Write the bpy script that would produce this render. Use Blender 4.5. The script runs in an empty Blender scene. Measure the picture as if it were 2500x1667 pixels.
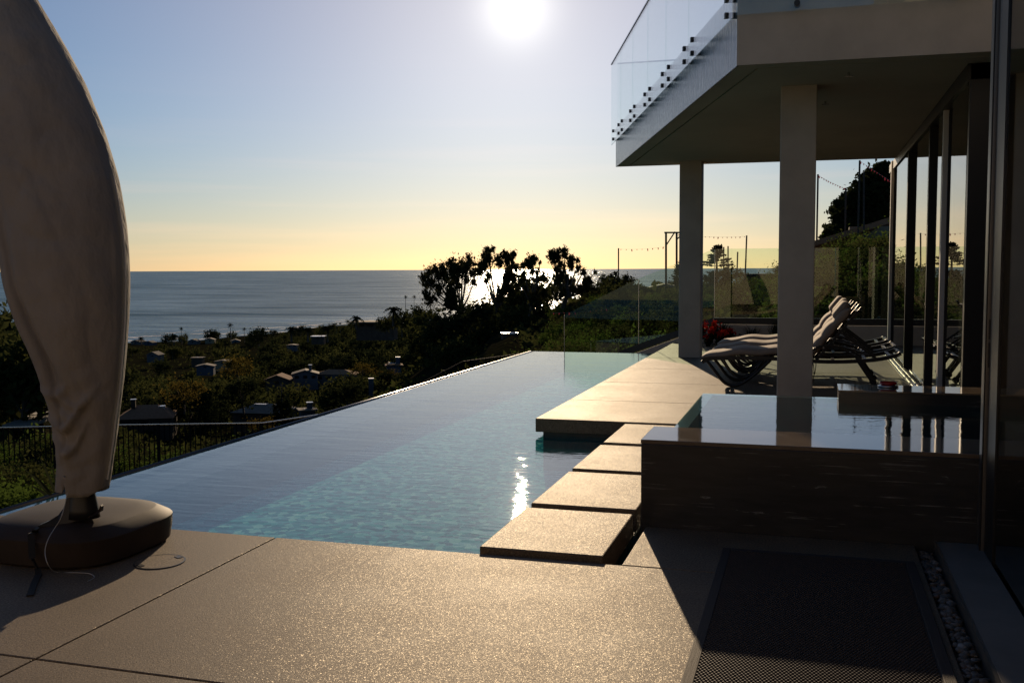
import bpy, bmesh, math, random
import numpy as np
from mathutils import Vector, Matrix
from mathutils import noise as mnoise
R = math.radians
scn = bpy.context.scene
COL = scn.collection
rng = random.Random(7)

# ------------------------------------------------------------------ camera
FPX, PITCH, ROLL, YAW, CH = 2430., R(4.18), R(0.31), R(16.7), 1.65
fw = Vector((-math.sin(YAW)*math.cos(PITCH), math.cos(YAW)*math.cos(PITCH), -math.sin(PITCH)))
rt0 = Vector((math.cos(YAW), math.sin(YAW), 0)); up0 = rt0.cross(fw)
rt = rt0*math.cos(ROLL) - up0*math.sin(ROLL); up = rt0*math.sin(ROLL) + up0*math.cos(ROLL)
CAM = Vector((0, 0, CH))
cd = bpy.data.cameras.new('camera'); cam = bpy.data.objects.new('camera', cd); COL.objects.link(cam)
m = Matrix((rt, up, -fw)).transposed().to_4x4(); m.translation = CAM; cam.matrix_world = m
cd.sensor_width = 36; cd.lens = FPX*36/2500; cd.clip_start = .05; cd.clip_end = 200000
scn.camera = cam
def ray(x, y): return fw + rt*((x-1250)/FPX) - up*((y-833.5)/FPX)
def gz(x, y, z=0.): d = ray(x, y); return CAM + d*((z-CH)/d.z)
def gY(x, y, Y): d = ray(x, y); return CAM + d*(Y/d.y)
def gX(x, y, X): d = ray(x, y); return CAM + d*(X/d.x)
def gD(x, y, D): return CAM + ray(x, y)*D          # a point of the place, D metres deep
def topx(p):
    v = Vector(p)-CAM; c = v.dot(fw)
    return (1250+FPX*v.dot(rt)/c, 833.5-FPX*v.dot(up)/c, c)

# ------------------------------------------------------------------ helpers
def tag(o, label=None, cat=None, group=None, kind=None):
    if label: o['label'] = label
    if cat: o['category'] = cat
    if group: o['group'] = group
    if kind: o['kind'] = kind
    return o
def empty(name, loc, label=None, cat=None, group=None):
    o = bpy.data.objects.new(name, None); COL.objects.link(o); o.location = loc; o.empty_display_size = .2
    return tag(o, label, cat, group)
class MB:
    def __init__(s): s.v = []; s.f = []
    def add(s, vs, fs):
        n = len(s.v); s.v += [tuple(v) for v in vs]; s.f += [tuple(i+n for i in f) for f in fs]; return s
    def box(s, x0, x1, y0, y1, z0, z1, M=None):
        vs = [Vector((x, y, z)) for z in (z0, z1) for y in (y0, y1) for x in (x0, x1)]
        if M is not None: vs = [M @ v for v in vs]
        return s.add(vs, [(0, 2, 3, 1), (4, 5, 7, 6), (0, 1, 5, 4), (2, 6, 7, 3), (0, 4, 6, 2), (1, 3, 7, 5)])
    def prism(s, poly, z0, z1):
        n = len(poly); vs = [(p[0], p[1], z0) for p in poly]+[(p[0], p[1], z1) for p in poly]
        fs = [tuple(range(n))[::-1], tuple(range(n, 2*n))]+[(i, (i+1) % n, n+(i+1) % n, n+i) for i in range(n)]
        return s.add(vs, fs)
    def extrude(s, poly3, d):
        n = len(poly3); d = Vector(d); vs = [Vector(p) for p in poly3]; vs += [p+d for p in vs]
        return s.add(vs, [tuple(range(n))[::-1], tuple(range(n, 2*n))]+[(i, (i+1) % n, n+(i+1) % n, n+i) for i in range(n)])
    def tube(s, path, r, n=8, cap=True):
        P = [Vector(p) for p in path]; k = len(P); rings = []
        rr = r if isinstance(r, (list, tuple)) else [r]*k
        prev = None
        for i, p in enumerate(P):
            t = (P[min(i+1, k-1)]-P[max(i-1, 0)]).normalized()
            a = prev if prev is not None else (Vector((0, 0, 1)) if abs(t.z) < .9 else Vector((1, 0, 0)))
            b = t.cross(a).normalized(); a = b.cross(t).normalized(); prev = a
            rings.append([p+(a*math.cos(2*math.pi*j/n)+b*math.sin(2*math.pi*j/n))*rr[i] for j in range(n)])
        vs = [v for q in rings for v in q]; fs = []
        for i in range(k-1):
            for j in range(n): fs.append((i*n+j, i*n+(j+1) % n, (i+1)*n+(j+1) % n, (i+1)*n+j))
        if cap: fs += [tuple(range(n))[::-1], tuple(range((k-1)*n, k*n))]
        return s.add(vs, fs)
    def bar(s, a, b, w, h):
        a = Vector(a); b = Vector(b); t = (b-a).normalized(); u = Vector((0, 0, 1))
        if abs(t.z) > .95: u = Vector((0, 1, 0))
        q = t.cross(u).normalized()*w/2; u = q.cross(t).normalized()*h/2
        vs = [a-q-u, a+q-u, a+q+u, a-q+u, b-q-u, b+q-u, b+q+u, b-q+u]
        return s.add(vs, [(0, 1, 2, 3), (7, 6, 5, 4), (0, 4, 5, 1), (1, 5, 6, 2), (2, 6, 7, 3), (3, 7, 4, 0)])
    def loft(s, rings, closed=True, cap=False):
        n = len(rings[0]); vs = [v for q in rings for v in q]; fs = []
        for i in range(len(rings)-1):
            for j in range(n if closed else n-1): fs.append((i*n+j, i*n+(j+1) % n, (i+1)*n+(j+1) % n, (i+1)*n+j))
        if cap: fs += [tuple(range(n))[::-1], tuple(range((len(rings)-1)*n, len(rings)*n))]
        return s.add(vs, fs)
    def quad(s, a, b, c, d): return s.add([a, b, c, d], [(0, 1, 2, 3)])
    def build(s, name, mat, parent=None, smooth=False, bevel=0, recalc=True, loc=None, seg=2):
        me = bpy.data.meshes.new(name); vs = s.v
        if loc is not None: l = Vector(loc); vs = [tuple(Vector(v)-l) for v in vs]
        me.from_pydata(vs, [], s.f)
        if recalc:
            bm = bmesh.new(); bm.from_mesh(me); bmesh.ops.recalc_face_normals(bm, faces=bm.faces); bm.to_mesh(me); bm.free()
        if smooth: me.polygons.foreach_set('use_smooth', [True]*len(me.polygons))
        me.materials.append(mat)
        o = bpy.data.objects.new(name, me); COL.objects.link(o)
        if loc is not None: o.location = loc
        if parent is not None:
            o.parent = parent; o.matrix_parent_inverse = Matrix.Translation(-parent_loc(parent))
        if bevel:
            md = o.modifiers.new('bevel', 'BEVEL'); md.width = bevel; md.segments = seg; md.limit_method = 'ANGLE'; md.angle_limit = R(40)
        return o
def parent_loc(p):
    l = Vector(p.location)
    return l
def struct(o): o['kind'] = 'structure'; return o
def copy_tree(o, parent=None):
    c = o.copy(); COL.objects.link(c)
    if parent is not None: c.parent = parent
    for ch in [x for x in KIDS.get(o.name, [])]: copy_tree(ch, c)
    return c
KIDS = {}
def kids(o, *cs): KIDS.setdefault(o.name, []).extend(cs)

# ------------------------------------------------------------------ materials
def newmat(name):
    mt = bpy.data.materials.new(name); mt.use_nodes = True; nt = mt.node_tree; nt.nodes.clear()
    out = nt.nodes.new('ShaderNodeOutputMaterial'); return mt, nt, out
def N(nt, t, **k):
    n = nt.nodes.new('ShaderNode'+t)
    for a, b in k.items():
        if hasattr(n, a) and a not in n.inputs: setattr(n, a, b)
        else: n.inputs[a.replace('_', ' ')].default_value = b
    return n
def col4(c): return (c[0], c[1], c[2], 1)
def pos(nt, scale=(1, 1, 1), obj=False):
    g = N(nt, 'TexCoord') if obj else N(nt, 'NewGeometry')
    mp = N(nt, 'Mapping'); mp.inputs['Scale'].default_value = scale
    nt.links.new(g.outputs['Object' if obj else 'Position'], mp.inputs['Vector']); return mp.outputs['Vector']
def noise(nt, vec, scale, detail=3, rough=.5):
    n = N(nt, 'TexNoise'); n.inputs['Scale'].default_value = scale; n.inputs['Detail'].default_value = detail; n.inputs['Roughness'].default_value = rough
    nt.links.new(vec, n.inputs['Vector']); return n.outputs['Fac']
def ramp(nt, fac, stops):
    r = N(nt, 'ValToRGB'); e = r.color_ramp.elements
    while len(e) < len(stops): e.new(.5)
    for i, (p, c) in enumerate(stops): e[i].position = p; e[i].color = col4(c)
    nt.links.new(fac, r.inputs['Fac']); return r.outputs['Color']
def bump(nt, h, strength, dist=.01, nrm=None):
    b = N(nt, 'Bump'); b.inputs['Strength'].default_value = strength; b.inputs['Distance'].default_value = dist
    nt.links.new(h, b.inputs['Height'])
    if nrm is not None: nt.links.new(nrm, b.inputs['Normal'])
    return b.outputs['Normal']
def pbr(name, c1, c2=None, scale=3., rough=.6, metal=0., bmp=0., bscale=40., bdist=.01, spec=.5, stretch=(1, 1, 1), obj=False, rough2=None, lo=.35, hi=.65):
    mt, nt, out = newmat(name); p = N(nt, 'BsdfPrincipled'); nt.links.new(p.outputs[0], out.inputs[0])
    p.inputs['Roughness'].default_value = rough; p.inputs['Metallic'].default_value = metal; p.inputs['Specular IOR Level'].default_value = spec
    v = pos(nt, stretch, obj)
    if c2 is not None:
        f = noise(nt, v, scale, 6, .6); nt.links.new(ramp(nt, f, [(lo, c1), (hi, c2)]), p.inputs['Base Color'])
        if rough2 is not None:
            r = N(nt, 'MapRange'); r.inputs['To Min'].default_value = rough; r.inputs['To Max'].default_value = rough2
            nt.links.new(f, r.inputs['Value']); nt.links.new(r.outputs[0], p.inputs['Roughness'])
    else: p.inputs['Base Color'].default_value = col4(c1)
    if bmp: nt.links.new(bump(nt, noise(nt, v, bscale, 4, .6), bmp, bdist), p.inputs['Normal'])
    return mt
M = {}
# exposed-aggregate concrete: mottled, fine sparkling grain
def concrete(name, a, b, c):
    mt, nt, out = newmat(name); p = N(nt, 'BsdfPrincipled'); nt.links.new(p.outputs[0], out.inputs[0])
    v = pos(nt)
    big = noise(nt, v, 1.7, 6, .68); fine = noise(nt, v, 95, 3, .7)
    cb = ramp(nt, big, [(.25, a), (.5, b), (.78, c)])
    cf = ramp(nt, fine, [(.3, (.45, .41, .38)), (.5, (1, 1, 1)), (.7, (1.8, 1.72, 1.62))])
    mx = N(nt, 'MixRGB', blend_type='MULTIPLY'); mx.inputs[0].default_value = 1
    nt.links.new(cb, mx.inputs[1]); nt.links.new(cf, mx.inputs[2]); nt.links.new(mx.outputs[0], p.inputs['Base Color'])
    r = N(nt, 'MapRange'); r.inputs['From Min'].default_value = .3; r.inputs['From Max'].default_value = .7
    r.inputs['To Min'].default_value = .62; r.inputs['To Max'].default_value = .70
    nt.links.new(big, r.inputs['Value']); nt.links.new(r.outputs[0], p.inputs['Roughness'])
    vo = N(nt, 'TexVoronoi'); vo.inputs['Scale'].default_value = 210; nt.links.new(v, vo.inputs['Vector'])
    n1 = bump(nt, vo.outputs['Distance'], .45, .002)
    n2 = bump(nt, noise(nt, v, 420, 2, .6), .6, .0012, n1)
    nt.links.new(n2, p.inputs['Normal']); p.inputs['Specular IOR Level'].default_value = .16
    # polished chips of stone in the concrete, each facing its own way
    ch = N(nt, 'TexVoronoi'); ch.inputs['Scale'].default_value = 290; nt.links.new(v, ch.inputs['Vector'])
    s1 = N(nt, 'VectorMath', operation='SUBTRACT'); nt.links.new(ch.outputs['Color'], s1.inputs[0]); s1.inputs[1].default_value = (.5, .5, .5)
    s2 = N(nt, 'VectorMath', operation='MULTIPLY'); nt.links.new(s1.outputs[0], s2.inputs[0]); s2.inputs[1].default_value = (.6, .6, .2)
    g0 = N(nt, 'NewGeometry'); s3 = N(nt, 'VectorMath', operation='ADD'); nt.links.new(s2.outputs[0], s3.inputs[0]); nt.links.new(g0.outputs['Normal'], s3.inputs[1])
    s4 = N(nt, 'VectorMath', operation='NORMALIZE'); nt.links.new(s3.outputs[0], s4.inputs[0])
    gl = N(nt, 'BsdfGlossy'); gl.inputs['Roughness'].default_value = .36; gl.inputs['Color'].default_value = (.85, .78, .66, 1); nt.links.new(s4.outputs[0], gl.inputs['Normal'])
    sx = N(nt, 'SeparateColor'); nt.links.new(ch.outputs['Color'], sx.inputs[0])
    lt = N(nt, 'Math', operation='GREATER_THAN'); nt.links.new(sx.outputs[2], lt.inputs[0]); lt.inputs[1].default_value = .45
    ms = N(nt, 'Math', operation='MULTIPLY'); nt.links.new(lt.outputs[0], ms.inputs[0]); ms.inputs[1].default_value = .036
    mm = N(nt, 'MixShader'); nt.links.new(ms.outputs[0], mm.inputs[0]); nt.links.new(p.outputs[0], mm.inputs[1]); nt.links.new(gl.outputs[0], mm.inputs[2]); nt.links.new(mm.outputs[0], out.inputs[0])
    return mt
M['deck'] = concrete('aggregate_concrete', (.092, .066, .042), (.140, .105, .070), (.182, .139, .097))
M['stucco'] = pbr('beige_stucco', (.38, .335, .27), (.45, .395, .32), 2.2, .85, bmp=.15, bscale=160, bdist=.003)
M['soffit'] = pbr('soffit_plaster', (.46, .405, .32), (.54, .475, .375), .8, .85, bmp=.1, bscale=90, bdist=.003)
M['sill'] = pbr('grey_sill_stone', (.16, .145, .125), (.2, .18, .155), 3, .7, spec=.2)
M['black'] = pbr('black_metal', (.012, .012, .013), rough=.4, spec=.4)
M['fence_paint'] = pbr('matt_fence_paint', (.010, .010, .010), rough=.85, spec=.05)
M['bronze'] = pbr('dark_bronze', (.018, .017, .016), (.028, .026, .024), 8, .38)
M['alu'] = pbr('brushed_aluminium', (.13, .12, .11), (.17, .16, .145), 30, .35, .6, stretch=(20, 20, 1))
M['whitepost'] = pbr('white_powder_coat', (.62, .58, .52), rough=.5)
M['steel'] = pbr('stainless_rail', (.45, .45, .46), rough=.22, metal=1)
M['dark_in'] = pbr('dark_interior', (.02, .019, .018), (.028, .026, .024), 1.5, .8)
M['rubber'] = pbr('black_webbing', (.012, .012, .012), rough=.8, bmp=.3, bscale=300)
M['cord'] = pbr('pale_cord', (.45, .43, .40), rough=.8)
M['plastic'] = pbr('brown_plastic', (.036, .026, .02), (.05, .036, .028), 4, .62, spec=.16, bmp=.22, bscale=420, bdist=.001, rough2=.7)
M['tile_dark'] = pbr('dark_tile', (.03, .032, .035), (.05, .05, .05), 5, .5)
M['weir'] = pbr('pale_weir_stone', (.10, .10, .125), (.14, .14, .165), 6, .9, spec=0.)
M['retain'] = pbr('beige_block_wall', (.36, .31, .25), (.42, .36, .29), 3, .9, bmp=.2, bscale=60)
M['red'] = pbr('red_enamel', (.35, .008, .006), rough=.12)
M['soil'] = pbr('planting_soil', (.03, .022, .016), (.05, .038, .028), 6, .95, bmp=.5, bscale=30, bdist=.03)
M['tar'] = pbr('asphalt_path', (.16, .14, .12), (.2, .18, .15), 4, .9)
def cloth():
    mt, nt, out = newmat('cover_canvas'); p = N(nt, 'BsdfPrincipled'); t = N(nt, 'BsdfTranslucent'); mx = N(nt, 'MixShader'); mx.inputs[0].default_value = .06
    v = pos(nt, (1, 1, 1), True); c = ramp(nt, noise(nt, v, 2.2, 6, .65), [(.3, (.235, .21, .182)), (.7, (.29, .26, .226))])
    nt.links.new(c, p.inputs['Base Color']); nt.links.new(c, t.inputs['Color']); p.inputs['Roughness'].default_value = .85; p.inputs['Specular IOR Level'].default_value = .2
    n1 = bump(nt, noise(nt, pos(nt, (1.6, 1.6, 1.0), True), 2.6, 4, .55), .5, .07)
    n2 = bump(nt, noise(nt, v, 400, 2, .5), .2, .002, n1)
    nt.links.new(n2, p.inputs['Normal']); nt.links.new(n2, t.inputs['Normal'])
    nt.links.new(p.outputs[0], mx.inputs[1]); nt.links.new(t.outputs[0], mx.inputs[2]); nt.links.new(mx.outputs[0], out.inputs[0]); return mt
M['cover'] = cloth()
M['cushion'] = pbr('taupe_cushion', (.29, .22, .165), (.33, .25, .19), 9, .85, bmp=.15, bscale=300, bdist=.002, obj=True)
def marble(name, base, base2, vein, rough):
    mt, nt, out = newmat(name); p = N(nt, 'BsdfPrincipled'); nt.links.new(p.outputs[0], out.inputs[0])
    v = pos(nt, (1.4, 1.4, 9)); warp = noise(nt, pos(nt, (1.1, 1.1, 2.5)), 1.6, 4, .6)
    ad = N(nt, 'VectorMath', operation='MULTIPLY_ADD'); ad.inputs[1].default_value = (1, 1, 1)
    cmb = N(nt, 'CombineXYZ'); nt.links.new(warp, cmb.inputs[2]); nt.links.new(v, ad.inputs[0]); nt.links.new(cmb.outputs[0], ad.inputs[2])
    f = noise(nt, ad.outputs[0], 2.1, 7, .62)
    c = ramp(nt, f, [(.40, base), (.60, base2), (.672, base2), (.70, vein), (.735, base)])
    f2 = noise(nt, pos(nt, (1.0, 1.0, 26)), 2.6, 4, .55); f3 = noise(nt, pos(nt, (2.2, 2.2, 5)), 1.7, 3, .6)
    vm = N(nt, 'Math', operation='MULTIPLY'); nt.links.new(ramp(nt, f2, [(.60, (0, 0, 0)), (.66, (1, 1, 1)), (.70, (0, 0, 0))]), vm.inputs[0]); nt.links.new(ramp(nt, f3, [(.48, (0, 0, 0)), (.62, (.8, .8, .8))]), vm.inputs[1])
    mv = N(nt, 'MixRGB'); nt.links.new(vm.outputs[0], mv.inputs[0]); nt.links.new(c, mv.inputs[1]); mv.inputs[2].default_value = col4(vein); c = mv.outputs[0]
    nt.links.new(c, p.inputs['Base Color']); p.inputs['Roughness'].default_value = rough
    return mt
M['marble'] = marble('veined_dark_marble', (.036, .034, .032), (.046, .0435, .041), (.21, .20, .185), .2)
M['coping'] = marble('polished_brown_marble', (.14, .10, .065), (.20, .15, .10), (.30, .26, .21), .05)
def fascia():
    mt, nt, out = newmat('streaked_fascia'); p = N(nt, 'BsdfPrincipled'); nt.links.new(p.outputs[0], out.inputs[0])
    f = noise(nt, pos(nt, (3.5, 3.5, .7)), 3.0, 6, .65)
    nt.links.new(ramp(nt, f, [(.35, (.035, .042, .05)), (.62, (.13, .135, .14))]), p.inputs['Base Color'])
    nt.links.new(bump(nt, noise(nt, pos(nt, (9, 9, 1.2)), 3, 5, .6), .35, .02), p.inputs['Normal'])
    p.inputs['Roughness'].default_value = .2; p.inputs['Specular IOR Level'].default_value = .5; return mt
M['fascia'] = fascia()
def schlick(nt, f0, nrm=None):
    g = N(nt, 'NewGeometry'); d = N(nt, 'VectorMath', operation='DOT_PRODUCT'); nt.links.new(g.outputs['Incoming'], d.inputs[0]); nt.links.new(nrm if nrm is not None else g.outputs['Normal'], d.inputs[1])
    a = N(nt, 'Math', operation='ABSOLUTE'); nt.links.new(d.outputs['Value'], a.inputs[0])
    b = N(nt, 'Math', operation='SUBTRACT', use_clamp=True); b.inputs[0].default_value = 1; nt.links.new(a.outputs[0], b.inputs[1])
    p = N(nt, 'Math', operation='POWER'); nt.links.new(b.outputs[0], p.inputs[0]); p.inputs[1].default_value = 5
    r = N(nt, 'Math', operation='MULTIPLY_ADD'); nt.links.new(p.outputs[0], r.inputs[0]); r.inputs[1].default_value = 1-f0; r.inputs[2].default_value = f0
    return r.outputs[0]
def glass(name, tint, rough=0., ior=1.5):
    mt, nt, out = newmat(name); t = N(nt, 'BsdfTransparent'); g = N(nt, 'BsdfGlossy'); mx = N(nt, 'MixShader')
    t.inputs['Color'].default_value = col4(tint); g.inputs['Color'].default_value = (1, 1, 1, 1); g.inputs['Roughness'].default_value = rough
    nt.links.new(schlick(nt, .042), mx.inputs[0]); nt.links.new(t.outputs[0], mx.inputs[1]); nt.links.new(g.outputs[0], mx.inputs[2]); nt.links.new(mx.outputs[0], out.inputs[0]); return mt
M['glass'] = glass('clear_glass', (.93, .965, .955)); M['glass_green'] = glass('greenish_glass', (.86, .94, .88)); M['glass_door'] = glass('door_glass', (.35, .36, .36))
def water(name, tint, bscale, bstr, rough=.015, stretch=(1, 1, 1), bdist=.02, milky=.13):
    mt, nt, out = newmat(name); t = N(nt, 'BsdfTransparent'); g = N(nt, 'BsdfGlossy'); mx = N(nt, 'MixShader')
    t.inputs['Color'].default_value = col4(tint); g.inputs['Color'].default_value = (.93, .93, .93, 1); g.inputs['Roughness'].default_value = rough
    v = pos(nt, stretch)
    n = bump(nt, noise(nt, v, bscale, 3, .55), bstr, bdist); n = bump(nt, noise(nt, v, bscale*.22, 2, .5), bstr*.35, bdist*3, n)
    nt.links.new(n, g.inputs['Normal'])
    nt.links.new(schlick(nt, .022, n), mx.inputs[0])
    df = N(nt, 'BsdfDiffuse'); df.inputs['Color'].default_value = (.0, .30, .37, 1); m2 = N(nt, 'MixShader'); m2.inputs[0].default_value = milky; nt.links.new(t.outputs[0], m2.inputs[1]); nt.links.new(df.outputs[0], m2.inputs[2]); t = m2; nt.links.new(t.outputs[0], mx.inputs[1]); nt.links.new(g.outputs[0], mx.inputs[2]); nt.links.new(mx.outputs[0], out.inputs[0]); return mt
M['pool_water'] = water('pool_water', (.80, .96, .96), 6.0, .135, .012, (.4, 1.7, 1))
M['spa_water'] = water('spa_water', (.6, .85, .85), 9.0, .07, .01, (.6, 1.4, 1), .02, .03)
def mosaic():
    mt, nt, out = newmat('glass_mosaic_tile'); p = N(nt, 'BsdfPrincipled'); nt.links.new(p.outputs[0], out.inputs[0])
    v = pos(nt); vo = N(nt, 'TexVoronoi'); vo.inputs['Scale'].default_value = 17; nt.links.new(v, vo.inputs['Vector'])
    sp = N(nt, 'SeparateColor'); nt.links.new(vo.outputs['Color'], sp.inputs[0])
    c = ramp(nt, sp.outputs[0], [(0, (.005, .17, .22)), (.35, (.012, .33, .37)), (.7, (.06, .55, .53)), (1, (.42, .85, .70))])
    nt.links.new(c, p.inputs['Base Color']); p.inputs['Roughness'].default_value = .6; p.inputs['Specular IOR Level'].default_value = 0.; return mt
M['mosaic'] = mosaic()
def leaf(name, c1, c2, trans=.35, hue=.0):
    mt, nt, out = newmat(name); d = N(nt, 'BsdfDiffuse'); t = N(nt, 'BsdfTranslucent'); mx = N(nt, 'MixShader'); mx.inputs[0].default_value = trans
    oi = N(nt, 'ObjectInfo'); f = noise(nt, pos(nt, (1, 1, 1), True), 1.1, 3, .6)
    a = N(nt, 'MixRGB'); a.inputs[1].default_value = col4(c1); a.inputs[2].default_value = col4(c2)
    mm = N(nt, 'Math', operation='MULTIPLY_ADD'); mm.inputs[1].default_value = .5; nt.links.new(oi.outputs['Random'], mm.inputs[0])
    rr = N(nt, 'MapRange'); rr.inputs['From Min'].default_value = .35; rr.inputs['From Max'].default_value = .65; rr.inputs['To Max'].default_value = .5
    nt.links.new(f, rr.inputs['Value']); nt.links.new(rr.outputs[0], mm.inputs[2]); nt.links.new(mm.outputs[0], a.inputs[0])
    nt.links.new(a.outputs[0], d.inputs['Color']); nt.links.new(a.outputs[0], t.inputs['Color'])
    nt.links.new(d.outputs[0], mx.inputs[1]); nt.links.new(t.outputs[0], mx.inputs[2]); nt.links.new(mx.outputs[0], out.inputs[0]); return mt
M['leaf'] = leaf('dark_green_leaves', (.026, .034, .011), (.062, .064, .020), .42)
M['leaf_dark'] = leaf('blackish_green_leaves', (.014, .019, .009), (.028, .034, .013), .3)
M['leaf_orange'] = leaf('golden_leaves', (.085, .058, .014), (.11, .085, .018), .45)
M['leaf_euc'] = leaf('eucalyptus_leaves', (.03, .032, .014), (.05, .048, .02), .3)
M['leaf_bright'] = leaf('bright_shrub_leaves', (.045, .075, .014), (.08, .115, .022), .42)
M['leaf_blade'] = leaf('grass_blades', (.02, .026, .016), (.04, .045, .022), .2)
M['flower'] = leaf('red_flowers', (.30, .012, .008), (.42, .02, .012), .3)
M['bark'] = pbr('bark', (.05, .038, .028), (.09, .07, .052), 8, .95)
M['pole'] = pbr('weathered_timber', (.03, .023, .018), (.05, .039, .03), 6, .9)
M['flag'] = leaf('pink_flag', (.6, .14, .16), (.7, .2, .2), .4)
M['roof_brown'] = pbr('brown_shingles', (.24, .125, .07), (.30, .165, .095), 2, .9, bmp=.4, bscale=6, bdist=.1, spec=.05)
M['roof_grey'] = pbr('grey_roofing', (.15, .12, .095), (.2, .165, .13), 1, .8, spec=.05)
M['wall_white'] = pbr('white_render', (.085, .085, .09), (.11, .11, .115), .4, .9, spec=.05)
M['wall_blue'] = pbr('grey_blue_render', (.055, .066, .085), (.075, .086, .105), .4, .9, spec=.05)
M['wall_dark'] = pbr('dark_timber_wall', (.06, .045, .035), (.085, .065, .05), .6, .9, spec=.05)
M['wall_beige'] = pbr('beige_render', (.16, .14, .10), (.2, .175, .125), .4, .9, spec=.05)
M['pane'] = pbr('far_window', (.01, .012, .015), rough=.08)
M['cap'] = pbr('bright_metal_cap', (.7, .7, .7), rough=.35, metal=.6)
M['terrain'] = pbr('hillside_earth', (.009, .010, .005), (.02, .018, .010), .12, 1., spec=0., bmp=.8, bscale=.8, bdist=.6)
M['foam'] = pbr('sea_foam', (.75, .76, .78), rough=.8)
M['pebble'] = None
def pebble():
    mt, nt, out = newmat('river_pebbles'); p = N(nt, 'BsdfPrincipled'); nt.links.new(p.outputs[0], out.inputs[0])
    g = N(nt, 'NewGeometry'); c = ramp(nt, g.outputs['Random Per Island'], [(0, (.05, .042, .034)), (.4, (.10, .084, .066)), (.7, (.16, .14, .115)), (.9, (.12, .07, .042)), (1, (.28, .26, .24))])
    nt.links.new(c, p.inputs['Base Color']); p.inputs['Roughness'].default_value = .45; return mt
M['pebble'] = pebble()
M['mat_w'] = pbr('woven_mat', (.040, .030, .025), (.06, .045, .037), 60, .6, spec=.25)
M['mat_b'] = pbr('mat_border', (.04, .032, .027), (.055, .043, .036), 30, .75, spec=.25, bmp=.6, bscale=1, stretch=(300, 4, 1), bdist=.004)
def sea():
    mt, nt, out = newmat('ocean'); d = N(nt, 'BsdfDiffuse'); g = N(nt, 'BsdfGlossy'); mx = N(nt, 'MixShader'); g.inputs['Roughness'].default_value = .16; g.inputs['Color'].default_value = (.9, .95, 1, 1)
    f = noise(nt, pos(nt, (.35, 1.5, 1)), .006, 6, .7)
    nt.links.new(ramp(nt, f, [(.36, (.006, .055, .10)), (.5, (.012, .08, .135)), (.66, (.03, .12, .19))]), d.inputs['Color'])
    v = pos(nt, (.5, 1.7, 1))
    n = bump(nt, noise(nt, v, .05, 4, .6), .8, 3.); n = bump(nt, noise(nt, v, .011, 5, .65), .9, 12., n)
    nt.links.new(n, g.inputs['Normal']); nt.links.new(n, d.inputs['Normal'])
    # a wind-roughened sea mirrors only part of the low sky
    mr = N(nt, 'MapRange'); mr.inputs['From Min'].default_value = .3; mr.inputs['From Max'].default_value = .7; mr.inputs['To Min'].default_value = .10; mr.inputs['To Max'].default_value = .38
    nt.links.new(f, mr.inputs['Value']); nt.links.new(mr.outputs[0], mx.inputs[0])
    nt.links.new(d.outputs[0], mx.inputs[1]); nt.links.new(g.outputs[0], mx.inputs[2]); nt.links.new(mx.outputs[0], out.inputs[0]); return mt
M['sea'] = sea()

# ------------------------------------------------------------------ light: sky, sun
ELEV, AZ = R(14.4), R(-16.35)
SUN = Vector((math.sin(AZ)*math.cos(ELEV), math.cos(AZ)*math.cos(ELEV), math.sin(ELEV)))
w = bpy.data.worlds.new('World'); scn.world = w; w.use_nodes = True; nt = w.node_tree; nt.nodes.clear()
wo = nt.nodes.new('ShaderNodeOutputWorld'); bg = N(nt, 'Background'); sk = N(nt, 'TexSky'); sk.sky_type = 'NISHITA'; sk.sun_disc = False
sk.sun_elevation = ELEV; sk.sun_rotation = AZ; sk.altitude = 80; sk.air_density = 1.0; sk.dust_density = .15; sk.ozone_density = 5.0
tc = N(nt, 'TexCoord'); dot = N(nt, 'VectorMath', operation='DOT_PRODUCT'); dot.inputs[1].default_value = SUN
nrmv = N(nt, 'VectorMath', operation='NORMALIZE'); nt.links.new(tc.outputs['Generated'], nrmv.inputs[0]); nt.links.new(nrmv.outputs[0], dot.inputs[0])
def math_(op, a, b=None):
    n = N(nt, 'Math', operation=op)
    for i, x in enumerate((a, b)):
        if x is None: continue
        if isinstance(x, (int, float)): n.inputs[i].default_value = x
        else: nt.links.new(x, n.inputs[i])
    return n.outputs[0]
cl = math_('MAXIMUM', dot.outputs['Value'], 0.)
def scaled(fac, color):
    n = N(nt, 'VectorMath', operation='SCALE'); n.inputs[0].default_value = color; nt.links.new(fac, n.inputs['Scale']); return n.outputs[0]
def addv(a, b):
    n = N(nt, 'VectorMath', operation='ADD'); nt.links.new(a, n.inputs[0]); nt.links.new(b, n.inputs[1]); return n.outputs[0]
SKY_STR = .05
g1 = scaled(math_('POWER', cl, 1800.), (.38, .36, .31))          # the sun's own aureole in the sea air
g2 = scaled(math_('POWER', cl, 9.), (.105, .076, .055))
g3 = addv(scaled(math_('POWER', cl, 22.), (.15, .085, .03)), scaled(math_('POWER', cl, 130.), (.10, .096, .078)))
sepz = N(nt, 'SeparateXYZ'); nt.links.new(nrmv.outputs[0], sepz.inputs[0]); zz = math_('ABSOLUTE', sepz.outputs[2])
band = math_('POWER', 2.718, math_('MULTIPLY', math_('POWER', math_('DIVIDE', zz, .085), 2.), -1.))
band = math_('MULTIPLY', band, math_('MULTIPLY_ADD', cl, .8) if False else math_('ADD', math_('MULTIPLY', cl, .75), .25))
g4 = scaled(band, (.085, .028, .0))
cs = N(nt, 'VectorMath', operation='MULTIPLY'); nt.links.new(nrmv.outputs[0], cs.inputs[0]); cs.inputs[1].default_value = (2.2, 2.2, 46)
cn = N(nt, 'TexNoise'); cn.inputs['Scale'].default_value = 1.3; cn.inputs['Detail'].default_value = 5; nt.links.new(cs.outputs[0], cn.inputs['Vector'])
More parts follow.
